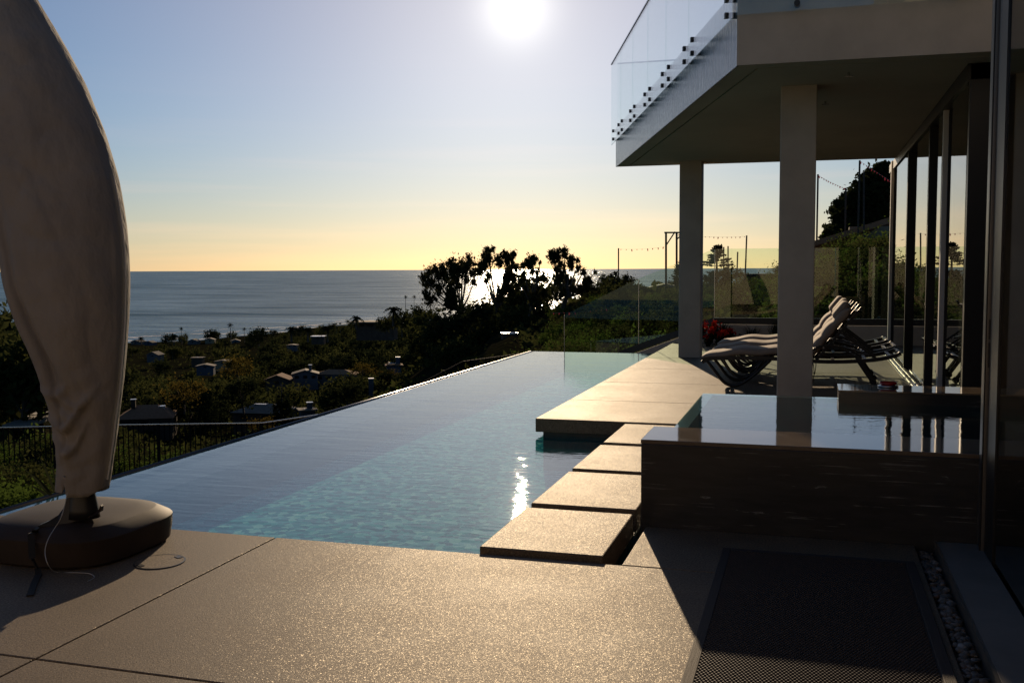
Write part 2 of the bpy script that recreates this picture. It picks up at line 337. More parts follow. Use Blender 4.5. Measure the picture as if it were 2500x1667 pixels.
cr0 = N(nt, 'MapRange'); cr0.inputs['From Min'].default_value = .48; cr0.inputs['From Max'].default_value = .75; nt.links.new(cn.outputs['Fac'], cr0.inputs['Value'])
wide = math_('POWER', 2.718, math_('MULTIPLY', math_('POWER', math_('DIVIDE', zz, .11), 2.), -1.))
g5 = scaled(math_('MULTIPLY', cr0.outputs[0], wide), (.11, .04, .01))     # thin low cloud streaks
tot = addv(addv(addv(g1, g2), addv(g3, g4)), g5)
skm = N(nt, 'VectorMath', operation='SCALE'); nt.links.new(sk.outputs[0], skm.inputs[0]); skm.inputs['Scale'].default_value = SKY_STR
fin_ = N(nt, 'VectorMath', operation='MULTIPLY'); nt.links.new(addv(skm.outputs[0], tot), fin_.inputs[0])
one = N(nt, 'VectorMath', operation='SUBTRACT'); one.inputs[0].default_value = (1, 1, 1); nt.links.new(scaled(band, (.02, .09, .20)), one.inputs[1]); nt.links.new(one.outputs[0], fin_.inputs[1])
nt.links.new(fin_.outputs[0], bg.inputs['Color']); bg.inputs['Strength'].default_value = 1.0
nt.links.new(bg.outputs[0], wo.inputs[0])
ld = bpy.data.lights.new('sun', 'SUN'); ld.energy = 3.25; ld.angle = R(.53); ld.color = (1, .755, .49)
sun = bpy.data.objects.new('sun', ld); COL.objects.link(sun); sun.location = (0, 0, 40)
sun.rotation_euler = SUN.to_track_quat('Z', 'Y').to_euler()
scn.view_settings.view_transform = 'Standard'; scn.view_settings.look = 'None'; scn.view_settings.exposure = 0.40; scn.view_settings.gamma = 1
scn.cycles.use_denoising = True; scn.cycles.max_bounces = 8; scn.cycles.transparent_max_bounces = 24; scn.cycles.diffuse_bounces = 4
scn.cycles.caustics_reflective = False; scn.cycles.caustics_refractive = False; scn.cycles.sample_clamp_indirect = 6

# ------------------------------------------------------------------ deck, pool, terrace
WZ = -.16                      # pool water level
b = MB(); J = .005
xs = [-12, -3.15, .62]; ys = [-3, 1.38, 3.38, 5.39]
for i in range(2):
    for j in range(3): b.box(xs[i]+J, xs[i+1]-J, ys[j]+J, ys[j+1]-J, -.12, 0)
b.box(-.985, .62-J, 5.39+J, 6.25, -.12, 0)
deck = struct(b.build('deck', M['deck'], bevel=.006)); 
b = MB(); b.box(-12, 2.2, -3, 5.35, -3.2, -.125); b.box(-.97, 2.2, 5.35, 6.6, -3.2, -.125)
struct(b.build('deck_base', M['tile_dark']))
b = MB()
b.box(-5.7, -1.0, 5.30, 5.36, -1.6, -.06); b.box(-5.9, -3, 20.75, 20.95, -2.4, WZ-.02)
b.box(-5.86, -5.74, 5.2, 20.95, -4.5, WZ-.012)
b.box(-5.74, -5.24, 5.36, 20.75, -1.6, WZ-.05)
struct(b.build('pool_weir', M['weir']))
M['wet_edge'] = pbr('wet_stone_edge', (.05, .048, .045), rough=.24, spec=1.)
b = MB(); b.tube([(-5.866, 5.37, WZ-.016), (-5.866, 20.98, WZ-.016)], .028, 20); struct(b.build('pool_edge', M['wet_edge'], smooth=True))
b = MB(); b.box(-5.24, 1.2, 5.36, 20.8, -1.0, -.55)
struct(b.build('pool_basin', M['mosaic']))
# pool water: one sheet curling over the infinity edge
xs_ = [-5.842-.03, -5.865, -5.85, -5.82, -5.78]; zs_ = [WZ-.30, WZ-.05, WZ-.018, WZ-.004, WZ]
rows = []
for y in (5.37, 20.98):
    r_ = [(x, y, z) for x, z in zip(xs_, zs_)]; r_.append((-.96, y, WZ)); rows.append(r_)
b = MB(); b.loft(rows, closed=False)
struct(b.build('pool_water', M['pool_water'], smooth=False))
# terrace beyond the pool
b = MB(); tx0, tx1 = -2.84, 2.2
ysT = [10.33, 11.95, 13.95, 15.95, 17.95, 19.95, 21.9]
for j in range(len(ysT)-1): b.box(tx0, tx1, ysT[j]+.004, ysT[j+1]-.004, -.117, .03)
struct(b.build('terrace', M['deck'], bevel=.006))
b = MB(); b.box(tx0+.07, tx1, 10.40, 21.9, -1.5, -.12); b.box(tx0+.02, tx1, 10.35, 21.9, -.114, -.02)
struct(b.build('terrace_base', M['tile_dark']))
# stepping slabs
for k, (ya, yb) in enumerate(((5.43, 6.43), (6.555, 7.68), (7.80, 8.93), (9.06, 10.21))):
    root = empty('stepping_slab', (-1.46, (ya+yb)/2, WZ), 
        ['nearest square concrete stepping slab overlapping the edge of the near deck', 'second concrete stepping slab from the deck, beside the spa corner',
         'third concrete stepping slab from the deck, beside the marble spa', 'smallest looking concrete stepping slab, next to the far terrace edge'][k], 'stepping slab', 'stepping slabs across the pool')
    b = MB(); b.box(-1.835, -1.10, ya, yb, -.125, .03); b.build('slab', M['deck'], root, bevel=.008)
    b = MB(); b.box(-1.76, -1.13, ya+.06, yb-.06, -.6, -.126); b.build('pedestal', M['tile_dark'], root)
# drain cover
root = empty('drain_cover', (-3.52, 4.74, 0), 'round concrete drain lid flush in the deck beside the umbrella base', 'drain cover')
def disc(r0, r1, z0, z1, c, n=48):
    b = MB(); b.loft([[(c[0]+r*math.cos(2*math.pi*i/n), c[1]+r*math.sin(2*math.pi*i/n), z) for i in range(n)] for r, z in ((r0, z0), (r0, z1), (r1, z1), (r1, z0))]); return b
b = MB(); n = 48; c = (-3.52, 4.74)
b.prism([(c[0]+.134*math.cos(2*math.pi*i/n), c[1]+.134*math.sin(2*math.pi*i/n)) for i in range(n)], .0005, .004); b.build('lid', M['deck'], root)
disc(.134, .142, .0005, .0045, c).build('rim', M['black'], root)
for a in (62, 242):
    d = Vector((math.cos(R(a)), math.sin(R(a)), 0)); q = Vector((-d.y, d.x, 0)); p = Vector((c[0], c[1], .0045))+d*.112
    b = MB(); b.extrude([p-d*.014-q*.022, p+d*.014-q*.026, p+d*.014+q*.026, p-d*.014+q*.022], (0, 0, .002)); b.build('finger_slot', M['black'], root)

# ------------------------------------------------------------------ spa
sp = empty('spa', (0, 6.25, 0), 'raised dark marble spa full of still water in front of the columns', 'spa')
b = MB(); b.box(-1.02, 1.5, 6.25, 6.78, -1.4, .535); b.build('front_wall', M['marble'], sp, bevel=.004)
b = MB(); b.box(-1.022, 1.5, 6.247, 6.795, .536, .562); b.build('front_coping', M['coping'], sp, bevel=.003)
b = MB(); b.box(-.885, -.80, 6.797, 8.72, -1.4, .546); b.build('side_wall', M['marble'], sp)
b = MB(); b.box(-.885, 1.5, 8.722, 8.80, -1.0, .546); b.build('back_wall', M['marble'], sp)
b = MB(); b.box(-.79, 1.5, 6.80, 8.715, -.4, -.35); b.box(-.5, .1, 7.3, 8.71, -.349, .2); b.box(-.3, 1.5, 6.8, 7.25, -.348, .1); b.build('tiled_floor', M['mosaic'], sp)
b = MB(); b.box(.232, 1.6, 8.443, 8.90, .40, .640); b.build('ledge', M['marble'], sp, bevel=.003)
b = MB(); b.box(.23, 1.6, 8.44, 8.90, .641, .655); b.build('ledge_top', M['coping'], sp)
b = MB(); b.add([(-.89, 6.796, .551), (1.5, 6.796, .551), (1.5, 8.79, .551), (-.89, 8.79, .551), (-.897, 6.796, .53), (-.897, 8.79, .53)], [(0, 1, 2, 3), (0, 3, 5, 4)])
struct(b.build('spa_water', M['spa_water']))
pd = gz(2168, 944, .656)
root = empty('dish', pd, 'small round red dish on the marble ledge of the spa', 'dish')
def lathe(prof, c, n=32):
    return MB().loft([[(c[0]+r*math.cos(2*math.pi*i/n), c[1]+r*math.sin(2*math.pi*i/n), c[2]+z) for i in range(n)] for r, z in prof])
lathe([(.0, .016), (.055, .016), (.066, .022), (.07, .034), (.066, .04), (.05, .026), (0, .024)], pd).build('bowl', M['red'], root, smooth=True)
lathe([(.0, .0), (.078, .0), (.084, .008), (.078, .014), (0, .014)], pd).build('base_ring', M['steel'], root, smooth=True)

# ------------------------------------------------------------------ house
hs = empty('house', (3, 10, 0), 'modern house with wide balcony, glass railing, beige columns and tall dark sliding doors', 'house')
yn, yf = 9.78, 18.72; NX, FX = -.68, -3.535
outline = [(NX, yn), (6, yn+.25), (6, yf+.4), (FX, yf)]
b = MB(); b.prism(outline, 3.60, 4.26); b.build('balcony_slab', M['stucco'], hs)
# fascia faces set just proud of the slab
d_ = Vector((FX-NX, yf-yn, 0)).normalized(); nrm = Vector((-d_.y, d_.x, 0))
if nrm.x > 0: nrm = -nrm
Np, Fp = Vector((NX, yn, 0)), Vector((FX, yf, 0))
b = MB(); b.extrude([Np+Vector((0, 0, 3.548)), Fp+Vector((0, 0, 3.548)), Fp+Vector((0, 0, 4.27)), Np+Vector((0, 0, 4.27))], nrm*.02); b.build('side_fascia', M['fascia'], hs)
b = MB(); b.extrude([(NX-.02, yn, 3.548), (6, yn+.25, 3.548), (6, yn+.25, 4.27), (NX-.02, yn, 4.27)], (0, -.02, 0)); b.build('front_fascia', M['stucco'], hs)
def inset(poly, d):
    out = []; n = len(poly)
    for i in range(n):
        p0, p1, p2 = Vector(poly[i-1]), Vector(poly[i]), Vector(poly[(i+1) % n])
        e1 = (p1-p0).normalized(); e2 = (p2-p1).normalized(); n1 = Vector((-e1.y, e1.x)); n2 = Vector((-e2.y, e2.x))
        k = (n1+n2); k = k/(k.dot(n1)); out.append(p1+k*d)
    return out
in1 = inset(outline, .20); in2 = inset(outline, .225)
b = MB()
for i in range(4):
    j = (i+1) % 4; b.extrude([(*outline[i], 3.55), (*outline[j], 3.55), (*in1[j], 3.55), (*in1[i], 3.55)], (0, 0, .049))
b.build('soffit_border', M['soffit'], hs)
b = MB(); b.prism(in2, 3.552, 3.595); b.build('soffit', M['soffit'], hs)
for (px_, py_) in ((2072, 178), (2015, 248)):
    p = gz(px_, py_, 3.55); b = MB(); b.tube([p, p-Vector((0, 0, .03))], .012, 8); b.tube([p+Vector((-.04, 0, -.035)), p+Vector((.04, 0, -.035))], .006, 6); b.build('sprinkler', M['steel'], hs)
def column(x0, x1, y0, y1):
    b = MB(); b.box(x0, x1, y0, y1, -.02, 3.56); return b.build('column', M['stucco'], hs, bevel=.012)
column(-2.285, -1.895, 18.13, 18.52); column(-.335, .035, 11.05, 11.43)
# glass railing on the slanting side
gb = 3.975; gt = 5.47; off = nrm*.075
def onB(y):                        # point of the slanting edge at distance y
    t = (y-yn)/(yf-yn); return Np.lerp(Fp, t)
joints = []
for x5, y5 in ((45, 1362), (160, 1240), (270, 1124), (408, 982), (576, 808), (792, 590), (1150, 222)):
    p = gz(1480+x5/3.733, y5/3.733, gb); joints.append(p.y)
joints[0] = yf+.18; joints[-1] = yn-.06
for i in range(len(joints)-1):
    a = onB(joints[i]-.006)+off; c = onB(joints[i+1]+.006)+off
    b = MB(); b.extrude([a+Vector((0, 0, gb)), c+Vector((0, 0, gb)), c+Vector((0, 0, gt)), a+Vector((0, 0, gt))], nrm*.012)
    g = b.build('railing_panel', M['glass'], hs)
    for e, s in ((joints[i], -1), (joints[i+1], 1)):
        yy = e+s*(.22 if 0 < i or s > 0 else .3)
        for z in (4.05, 4.20):
            p = onB(yy); b = MB(); q = p+Vector((0, 0, z)); b.bar(q+nrm*.02, q+nrm*.105, .05, .05); b.build('clamp', M['black'], g)
a = onB(joints[0])+off; c = onB(joints[-1])+off
b = MB(); b.bar(a+Vector((0, 0, gt+.012))+nrm*.006, c+Vector((0, 0, gt+.012))+nrm*.006, .03, .022); b.build('handrail', M['steel'], hs)
# railing on the far and the front side
fr = [(-3.56+i*1.6, yf+.1+.02*i) for i in range(5)]
for i in range(4):
    b = MB(); b.extrude([(fr[i][0]+.01, fr[i][1], gb), (fr[i+1][0]-.01, fr[i+1][1], gb), (fr[i+1][0]-.01, fr[i+1][1], gt), (fr[i][0]+.01, fr[i][1], gt)], (0, .012, 0)); b.build('railing_panel', M['glass'], hs)
b = MB(); b.bar((fr[0][0], fr[0][1]+.006, gt+.012), (fr[4][0], fr[4][1]+.006, gt+.012), .03, .022); b.build('handrail', M['steel'], hs)
fx = [NX-.03, .62, 1.42]; 
for i in range(2):
    yv = yn-.085
    b = MB(); b.box(fx[i]+.006, fx[i+1]-.006, yv-.012, yv, gb+.02, gt); g = b.build('railing_panel', M['glass'], hs)
    for xx in ((fx[i]+.55,) if i == 0 else (fx[i+1]-.22,)):
        for z in (4.06, 4.21):
            b = MB(); b.tube([(xx, yn-.02, z), (xx, yn-.115, z)], .028, 14); b.build('clamp', M['black' if i == 0 else 'steel'], g)
# far glazed facade: deep dark fins, glass between, pale posts
XO = 1.41
def fin(name, x0, x1, y0, y1, mat, z0=.03, z1=3.548, bev=.004): b = MB(); b.box(x0, x1, y0, y1, z0, z1); return b.build(name, mat, hs, bevel=bev)
def yo(px_): return gX(px_, 700, XO).y
def pane(p0, p1, x=XO):
    b = MB(); b.box(x, x+.012, yo(p1)+.01, yo(p0)-.01, .10, 3.40); b.build('window_pane', M['glass_door'], hs)
fin('post', 1.36, XO+.002, yo(2177), yo(2177)+.10, M['whitepost']); fin('mullion', XO+.004, 1.49, yo(2177), yo(2177)+.08, M['black'])
pane(2184, 2209); fin('mullion', XO, 1.56, yo(2209)-.08, yo(2209)-.02, M['black'])
pane(2232, 2259); fin('mullion', XO, 1.535, yo(2259)-.08, yo(2259)-.02, M['black'])
pane(2282, 2291); fin('post', XO-.004, 1.462, yo(2292)-.10, yo(2292)-.02, M['whitepost']); fin('mullion', 1.464, 1.525, yo(2292)-.10, yo(2292)-.02, M['black'])
pane(2314, 2351); fin('mullion', XO, 1.62, yo(2351)-.12, yo(2351)-.02, M['black'])
YC = yo(2351)-.12
b = MB(); b.box(1.385, 1.58, YC, 20.2, 3.40, 3.549); b.build('door_header', M['black'], hs)
b = MB(); b.box(1.30, 1.60, YC, 20.2, .031, .05); b.box(1.33, 1.36, YC, 20.2, .0501, .075); b.box(1.40, 1.43, YC, 20.2, .0501, .07); b.box(1.48, 1.51, YC, 20.2, .0501, .075); b.build('door_track', M['alu'], hs)
b = MB(); b.box(1.62, 2.8, YC, YC+.012, .12, 3.40); b.build('window_pane', M['glass_door'], hs)
b = MB(); b.box(1.58, 2.9, YC-.04, YC+.05, 3.40, 3.549); b.build('door_header', M['black'], hs)
# rooms behind the glass, near wing, unseen wing added behind the viewer to block sky light
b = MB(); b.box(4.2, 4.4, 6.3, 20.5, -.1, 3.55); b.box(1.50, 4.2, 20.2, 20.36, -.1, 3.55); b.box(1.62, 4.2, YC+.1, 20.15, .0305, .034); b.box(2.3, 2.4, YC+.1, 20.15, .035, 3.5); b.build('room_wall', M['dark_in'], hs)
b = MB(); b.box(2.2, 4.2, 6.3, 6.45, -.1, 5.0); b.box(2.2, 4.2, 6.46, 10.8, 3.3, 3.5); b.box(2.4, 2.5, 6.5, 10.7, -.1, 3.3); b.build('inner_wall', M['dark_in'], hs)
b = MB(); b.box(1.05, 7, -7, 6.05, 3.2, 6.6); b.box(3.4, 7, -7, 6.05, -.1, 3.2); b.build('near_wing', M['stucco'], hs)
b = MB(); b.box(-13, 1.0, -7, -2.2, -.1, 3.3); b.build('sky_blocker_wing', M['stucco'], hs)
# sliding door beside the viewer
b = MB(); b.box(.952, .99, 6.10, 6.245, .03, 3.4); st = b.build('door_stile', M['alu'], hs, bevel=.003)
b = MB(); b.box(.944, .951, 6.10, 6.125, .03, 3.4); b.build('door_seal', M['black'], hs)
hp = gY(2413, 845, 6.1)
b = MB(); b.box(.958, .976, 6.094, 6.099, hp.z-.12, hp.z+.02); b.box(.958, .976, 6.094, 6.099, hp.z+.04, hp.z+.15); b.build('latch_plate', M['bronze'], st)
b = MB(); b.box(.991, 1.02, 6.08, 6.246, .03, 3.4); b.build('door_frame', M['black'], hs)
b = MB(); b.box(.966, .99, 5.83, 6.078, .03, 3.4); b.build('door_frame', M['black'], hs)
b = MB(); b.box(.975, .987, 1.0, 5.825, .06, 3.3); b.build('door_pane', M['glass_door'], hs)
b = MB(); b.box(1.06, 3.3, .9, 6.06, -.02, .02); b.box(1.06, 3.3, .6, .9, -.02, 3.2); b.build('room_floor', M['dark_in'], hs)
# sill along the sliding door and the drain strip with pebbles
b = MB(); b.box(.735, .968, -2, 6.24, -.12, .035); b.build('door_sill', M['sill'], hs, bevel=.004)
b = MB(); b.box(.722, .734, -2, 6.24, -.12, .037); b.build('sill_edge', M['alu'], hs)
b = MB(); b.box(.622, .72, -2, 6.24, -.14, -.05); struct(b.build('gravel_bed', M['soil']))
b = MB(); pr = random.Random(3)
ico = None
bm = bmesh.new(); bmesh.ops.create_icosphere(bm, subdivisions=2, radius=1); iv = [v.co.copy() for v in bm.verts]; ifc = [tuple(v.index for v in f.verts) for f in bm.faces]; bm.free()
for i in range(620):
    y = 3.0+3.2*(i/620.)+pr.uniform(-.02, .02); x = pr.uniform(.638, .704); s = pr.uniform(.010, .022)
    Mx = Matrix.Translation((x, y, -.042+pr.uniform(0, .022))) @ Matrix.Rotation(pr.uniform(0, 6.3), 4, 'Z') @ Matrix.Rotation(pr.uniform(-.4, .4), 4, 'X') @ Matrix.Diagonal((s*pr.uniform(1, 1.5), s, s*pr.uniform(.5, .8), 1))
    b.add([Mx @ v for v in iv], ifc)
tag(b.build('pebbles', M['pebble'], smooth=True, recalc=False), 'rounded river pebbles filling the narrow strip between deck and door sill', 'pebbles', kind='stuff')

# ------------------------------------------------------------------ door mat
mx0, mx1, my0, my1 = -.47, .58, 3.55, 5.85
dm = empty('door_mat', (.05, 4.7, 0), 'large dark brown woven door mat lying on the shaded deck by the sliding door', 'door mat')
b = MB(); b.box(mx0+.05, mx1-.05, my0+.05, my1-.05, .0005, .008); b.build('backing', M['mat_b'], dm)
b = MB(); w_ = .05
b.box(mx0, mx0+w_, my0, my1, .0005, .014); b.box(mx1-w_, mx1, my0, my1, .0005, .014); b.box(mx0+w_, mx1-w_, my0, my0+w_, .0005, .014); b.box(mx0+w_, mx1-w_, my1-w_, my1, .0005, .014)
b.build('border', M['mat_b'], dm, bevel=.004)
b = MB(); P_ = .0165; nx = int((mx1-mx0-2*w_)/P_); ny = int((my1-my0-2*w_)/P_)
hexv = [(math.cos(i*math.pi/3), math.sin(i*math.pi/3)) for i in range(6)]
for j in range(ny):
    for i in range(nx):
        x = mx0+w_+P_*(i+.5+(.25 if j % 2 else -.25)); y = my0+w_+P_*(j+.5)
        vs = [(x+hx*.0072, y+hy*.0072, .008) for hx, hy in hexv]+[(x+hx*.0045, y+hy*.0045, .0135) for hx, hy in hexv]
        b.add(vs, [(k, (k+1) % 6, 6+(k+1) % 6, 6+k) for k in range(6)]+[(6, 7, 8, 9, 10, 11)])
b.build('woven_field', M['mat_w'], dm, recalc=False)

# ------------------------------------------------------------------ covered cantilever umbrella
UB = Vector((-4.17, 4.875, 0))
um = empty('patio_umbrella', UB, 'closed cantilever patio umbrella in a beige cover on a heavy brown base', 'umbrella')
def sup(rx, ry, z, n=72, e=3.0, rot=0.):
    out = []
    for i in range(n):
        t = 2*math.pi*i/n; c, s = math.cos(t), math.sin(t)
        x = math.copysign(abs(c)**(2/e), c)*rx; y = math.copysign(abs(s)**(2/e), s)*ry
        out.append(Vector((UB.x+x*math.cos(rot)-y*math.sin(rot), UB.y+x*math.sin(rot)+y*math.cos(rot), z)))
    return out
S_ = .462; ROT = 0.
prof = [(.93, .004), (.97, .02), (.995, .10), (1.0, .158), (.985, .166), (.83, .212), (.81, .216), (.6, .230), (.3, .240), (.05, .243)]
b = MB(); b.loft([sup(S_*k, S_*k, z, e=3.3, rot=ROT) for k, z in prof], cap=True); ub = b.build('base', M['plastic'], um, smooth=True)
md = ub.modifiers.new('es', 'EDGE_SPLIT'); md.split_angle = R(28)
UD = 5.70
mastb = gD(205, 1262, UD); 
def U(x, y, d=0.): return gD(x, y, UD+d)
b = MB(); 
ring = []
for y, xl, xr in ((1262, 160, 244), (1240, 165, 240), (1200, 172, 231), (1120, 176, 226), (900, 180, 225)):
    a, c = U(xl, y), U(xr, y); mid = (a+c)/2; h = (c-a)/2; dp = Vector((fw.x, fw.y, 0)).normalized()*h.length*.75
    ring.append([mid+h*math.cos(t)*(1 if abs(math.cos(t)) < .8 else 1)+dp*math.sin(t) for t in [2*math.pi*(i+.5)/16 for i in range(16)]])
b.loft(ring, cap=True); b.build('mast', M['black'], um, smooth=True)
b = MB(); poly = [U(168, 1200, -.03), U(158, 1236, -.03), U(142, 1257, -.05), U(118, 1272, -.09), U(92, 1283, -.12), U(92, 1289, -.12), U(140, 1285, -.08), U(190, 1270, -.05)]
b.extrude(poly, Vector((fw.x, fw.y, 0))*.05); b.build('bracket', M['black'], um)
b = MB(); poly = [U(214, 1262, -.10), U(216, 1266, -.10), U(247, 1248, -.02), U(248, 1236, -.02), U(245, 1233, -.02), U(241, 1243, -.02), U(222, 1258, -.09)]
b.extrude(poly, Vector((fw.x, fw.y, 0))*.03); b.build('lever', M['plastic'], um)
# cover: rings along the leaf-shaped outline
sec = [(-285, -165, -120), (-260, -185, -80), (-180, -190, -28), (-90, -172, 38), (0, -150, 86), (60, -136, 122), (114, -122, 154), (200, -97, 200), (325, -60, 251), (421, -36, 279), (500, -17, 294), (560, -3, 303), (620, 8, 308), (690, 19, 310), (750, 35, 309), (803, 53, 307), (860, 80, 303), (920, 104, 298), (970, 119, 293), (1005, 129, 288), (1035, 133, 284), (1065, 138, 281), (1100, 143, 276), (1140, 144, 270), (1170, 142, 265), (1200, 140, 262)]
def interp(y):
    for i in range(len(sec)-1):
        if sec[i][0] <= y <= sec[i+1][0]:
            t = (y-sec[i][0])/(sec[i+1][0]-sec[i][0]); return [sec[i][k]*(1-t)+sec[i+1][k]*t for k in (1, 2)]
    return sec[-1][1:]
NS, NR = 150, 190; rings = []; cr = random.Random(5)
dep = Vector((fw.x, fw.y, 0)).normalized()
for i in range(NR+1):
    y = -285+(1200+285)*(i/NR)
    # smooth outline
    vals = [interp(min(1200, max(-285, y+k))) for k in (-14, 0, 14)]
    xl = sum(v[0] for v in vals)/3; xr = sum(v[1] for v in vals)/3
    q = []
    for j in range(NS):
        t = 2*math.pi*j/NS            # 0 = right, pi/2 = away, 3pi/2 = towards viewer
        ca, sa = math.cos(t), math.sin(t)
        yy = y
        if i == NR:                   # hem: a slit on the viewer's side
            if sa < 0:
                xx = ca
                yy = 1203 if xx > -.40 else 1194
                dsl = abs(xx+.42)
                if dsl < .14: yy = 1172+(yy-1172)*(dsl/.14)**.8
            else: yy = 1188
            if ca > .6: yy -= 16*(ca-.6)/.4
        elif y > 1160 and sa < 0:
            dsl = abs(ca+.42)
            if dsl < .14: yy = min(yy, 1172-(NR-i)*4)
        a, c = U(xl, yy), U(xr, yy); mid = (a+c)/2; hw = (c-a).length/2; hd = (c-a)/2
        f = 1+.010*math.sin(5*t+y*.010)+.008*math.sin(9*t-y*.017+1.)+.006*math.sin(3*t+y*.03)-.02
        k = max(0, (y-900)/300.)
        f += k*.035*math.sin(4*t+y*.05)*math.exp(-((y-1035)/70.)**2)
        if abs(ca) > .93: f = 1+(f-1)*.3
        th = .62*hw+.05
        # the flat back-to-front shape with a soft crease on the viewer's left
        sgn = math.copysign(abs(sa)**.85, sa)
        P = mid+hd*math.copysign(abs(ca)**.95, ca)*f+dep*(th*sgn*f)
        if sa < 0: P += dep*(.05*math.exp(-((ca+.62+.12*math.sin(y*.004))/.10)**2))*min(1, max(0, (1150-y)/300.))
        # swags: sagging folds near the bottom
        if sa < 0 and y > 930:
            for (yc, xc, am) in ((1040, -.5, .055), (1096, -.42, .05), (985, .05, .030), (960, -.6, .03), (1010, -.2, .03)):
                P -= dep*am*math.exp(-((y-yc+18*((ca-xc)**2)*6)/9.)**2)*math.exp(-((ca-xc)/.55)**2)
        rad = (P-mid).normalized() if (P-mid).length > 1e-4 else dep
        cx = (P-U(150, 700)).dot(rt0); cz = P.z
        for (fx_, fz_, ph, am, pw_) in ((3.2, 1.5, .3, .020, 5), (-2.4, 2.2, 1.7, .016, 5), (6.0, .8, 4.1, .010, 3), (5.0, 7.0, 2.2, .007, 3)):
            nv = mnoise.noise(Vector((cx*fx_+cz*.35*fx_, cz*fz_+ph, ph+(1.7 if sa > 0 else 0)))); P = P-rad*am*(1-abs(nv))**pw_*(1-abs(ca)**3)
        low = min(1, max(0, (y-840)/160.))*(1-abs(ca)**3); P = P+rad*low*.016*mnoise.noise(Vector((cx*9+cz*5, cz*14-cx*6, 3.)))
        q.append(P)
    rings.append(q)
b = MB(); b.loft(rings); cv = b.build('cover', M['cover'], um, smooth=True)
md = cv.modifiers.new('sol', 'SOLIDIFY'); md.thickness = .006; md.offset = 0
# seam and zip on the sunny edge
b = MB(); pts = [U(interp(y)[1]-3, y, -.05) for y in range(430, 1190, 20)]; b.tube(pts, .004, 6); b.build('zip', M['cord'], um)
b = MB()
pts = [U(96, 1283, -.16), U(87, 1291, -.22), U(86, 1300, -.30), gD(88, 1340, 5.55), gz(90, 1393, .012)]
pts = [gz(96, 1287, .232), gz(86, 1293, .222), gz(85, 1299, .20)]
p0 = pts[-1]; fb = gz(92, 1396, .008); pts += [p0.lerp(fb, .08)+Vector((0, 0, .02))-dep*.045, p0.lerp(fb, .6)-dep*.05+Vector((0, 0, .0)), fb+Vector((0, 0, .02))-dep*.0, gz(94, 1402, .006), gz(84, 1422, .006), gz(73, 1453, .006)]
for i in range(len(pts)-1): b.bar(pts[i], pts[i+1], .034, .006)
b.build('strap', M['rubber'], um)
b = MB(); kp = [gD(164, 1203, 5.42), gD(157, 1237, 5.40), gD(147, 1267, 5.36), gz(134, 1288, .25), gD(118, 1315, 5.33), gD(110, 1345, 5.28), gD(117, 1377, 5.22), gz(137, 1396, .006), gz(180, 1397, .004), gz(215, 1399, .004), gz(229, 1405, .004), gz(228, 1411, .004), gz(214, 1418, .004)]
def smooth(P, n=6):
    out = []
    for i in range(len(P)-1):
        p0, p1, p2, p3 = P[max(i-1, 0)], P[i], P[i+1], P[min(i+2, len(P)-1)]
        for k in range(n):
            t = k/n; out.append(.5*((2*p1)+(p2-p0)*t+(2*p0-5*p1+4*p2-p3)*t*t+(3*p1-p0-3*p2+p3)*t**3))
    return out+[P[-1]]
b.tube(smooth(kp), .0022, 6); b.build('cord', M['cord'], um)

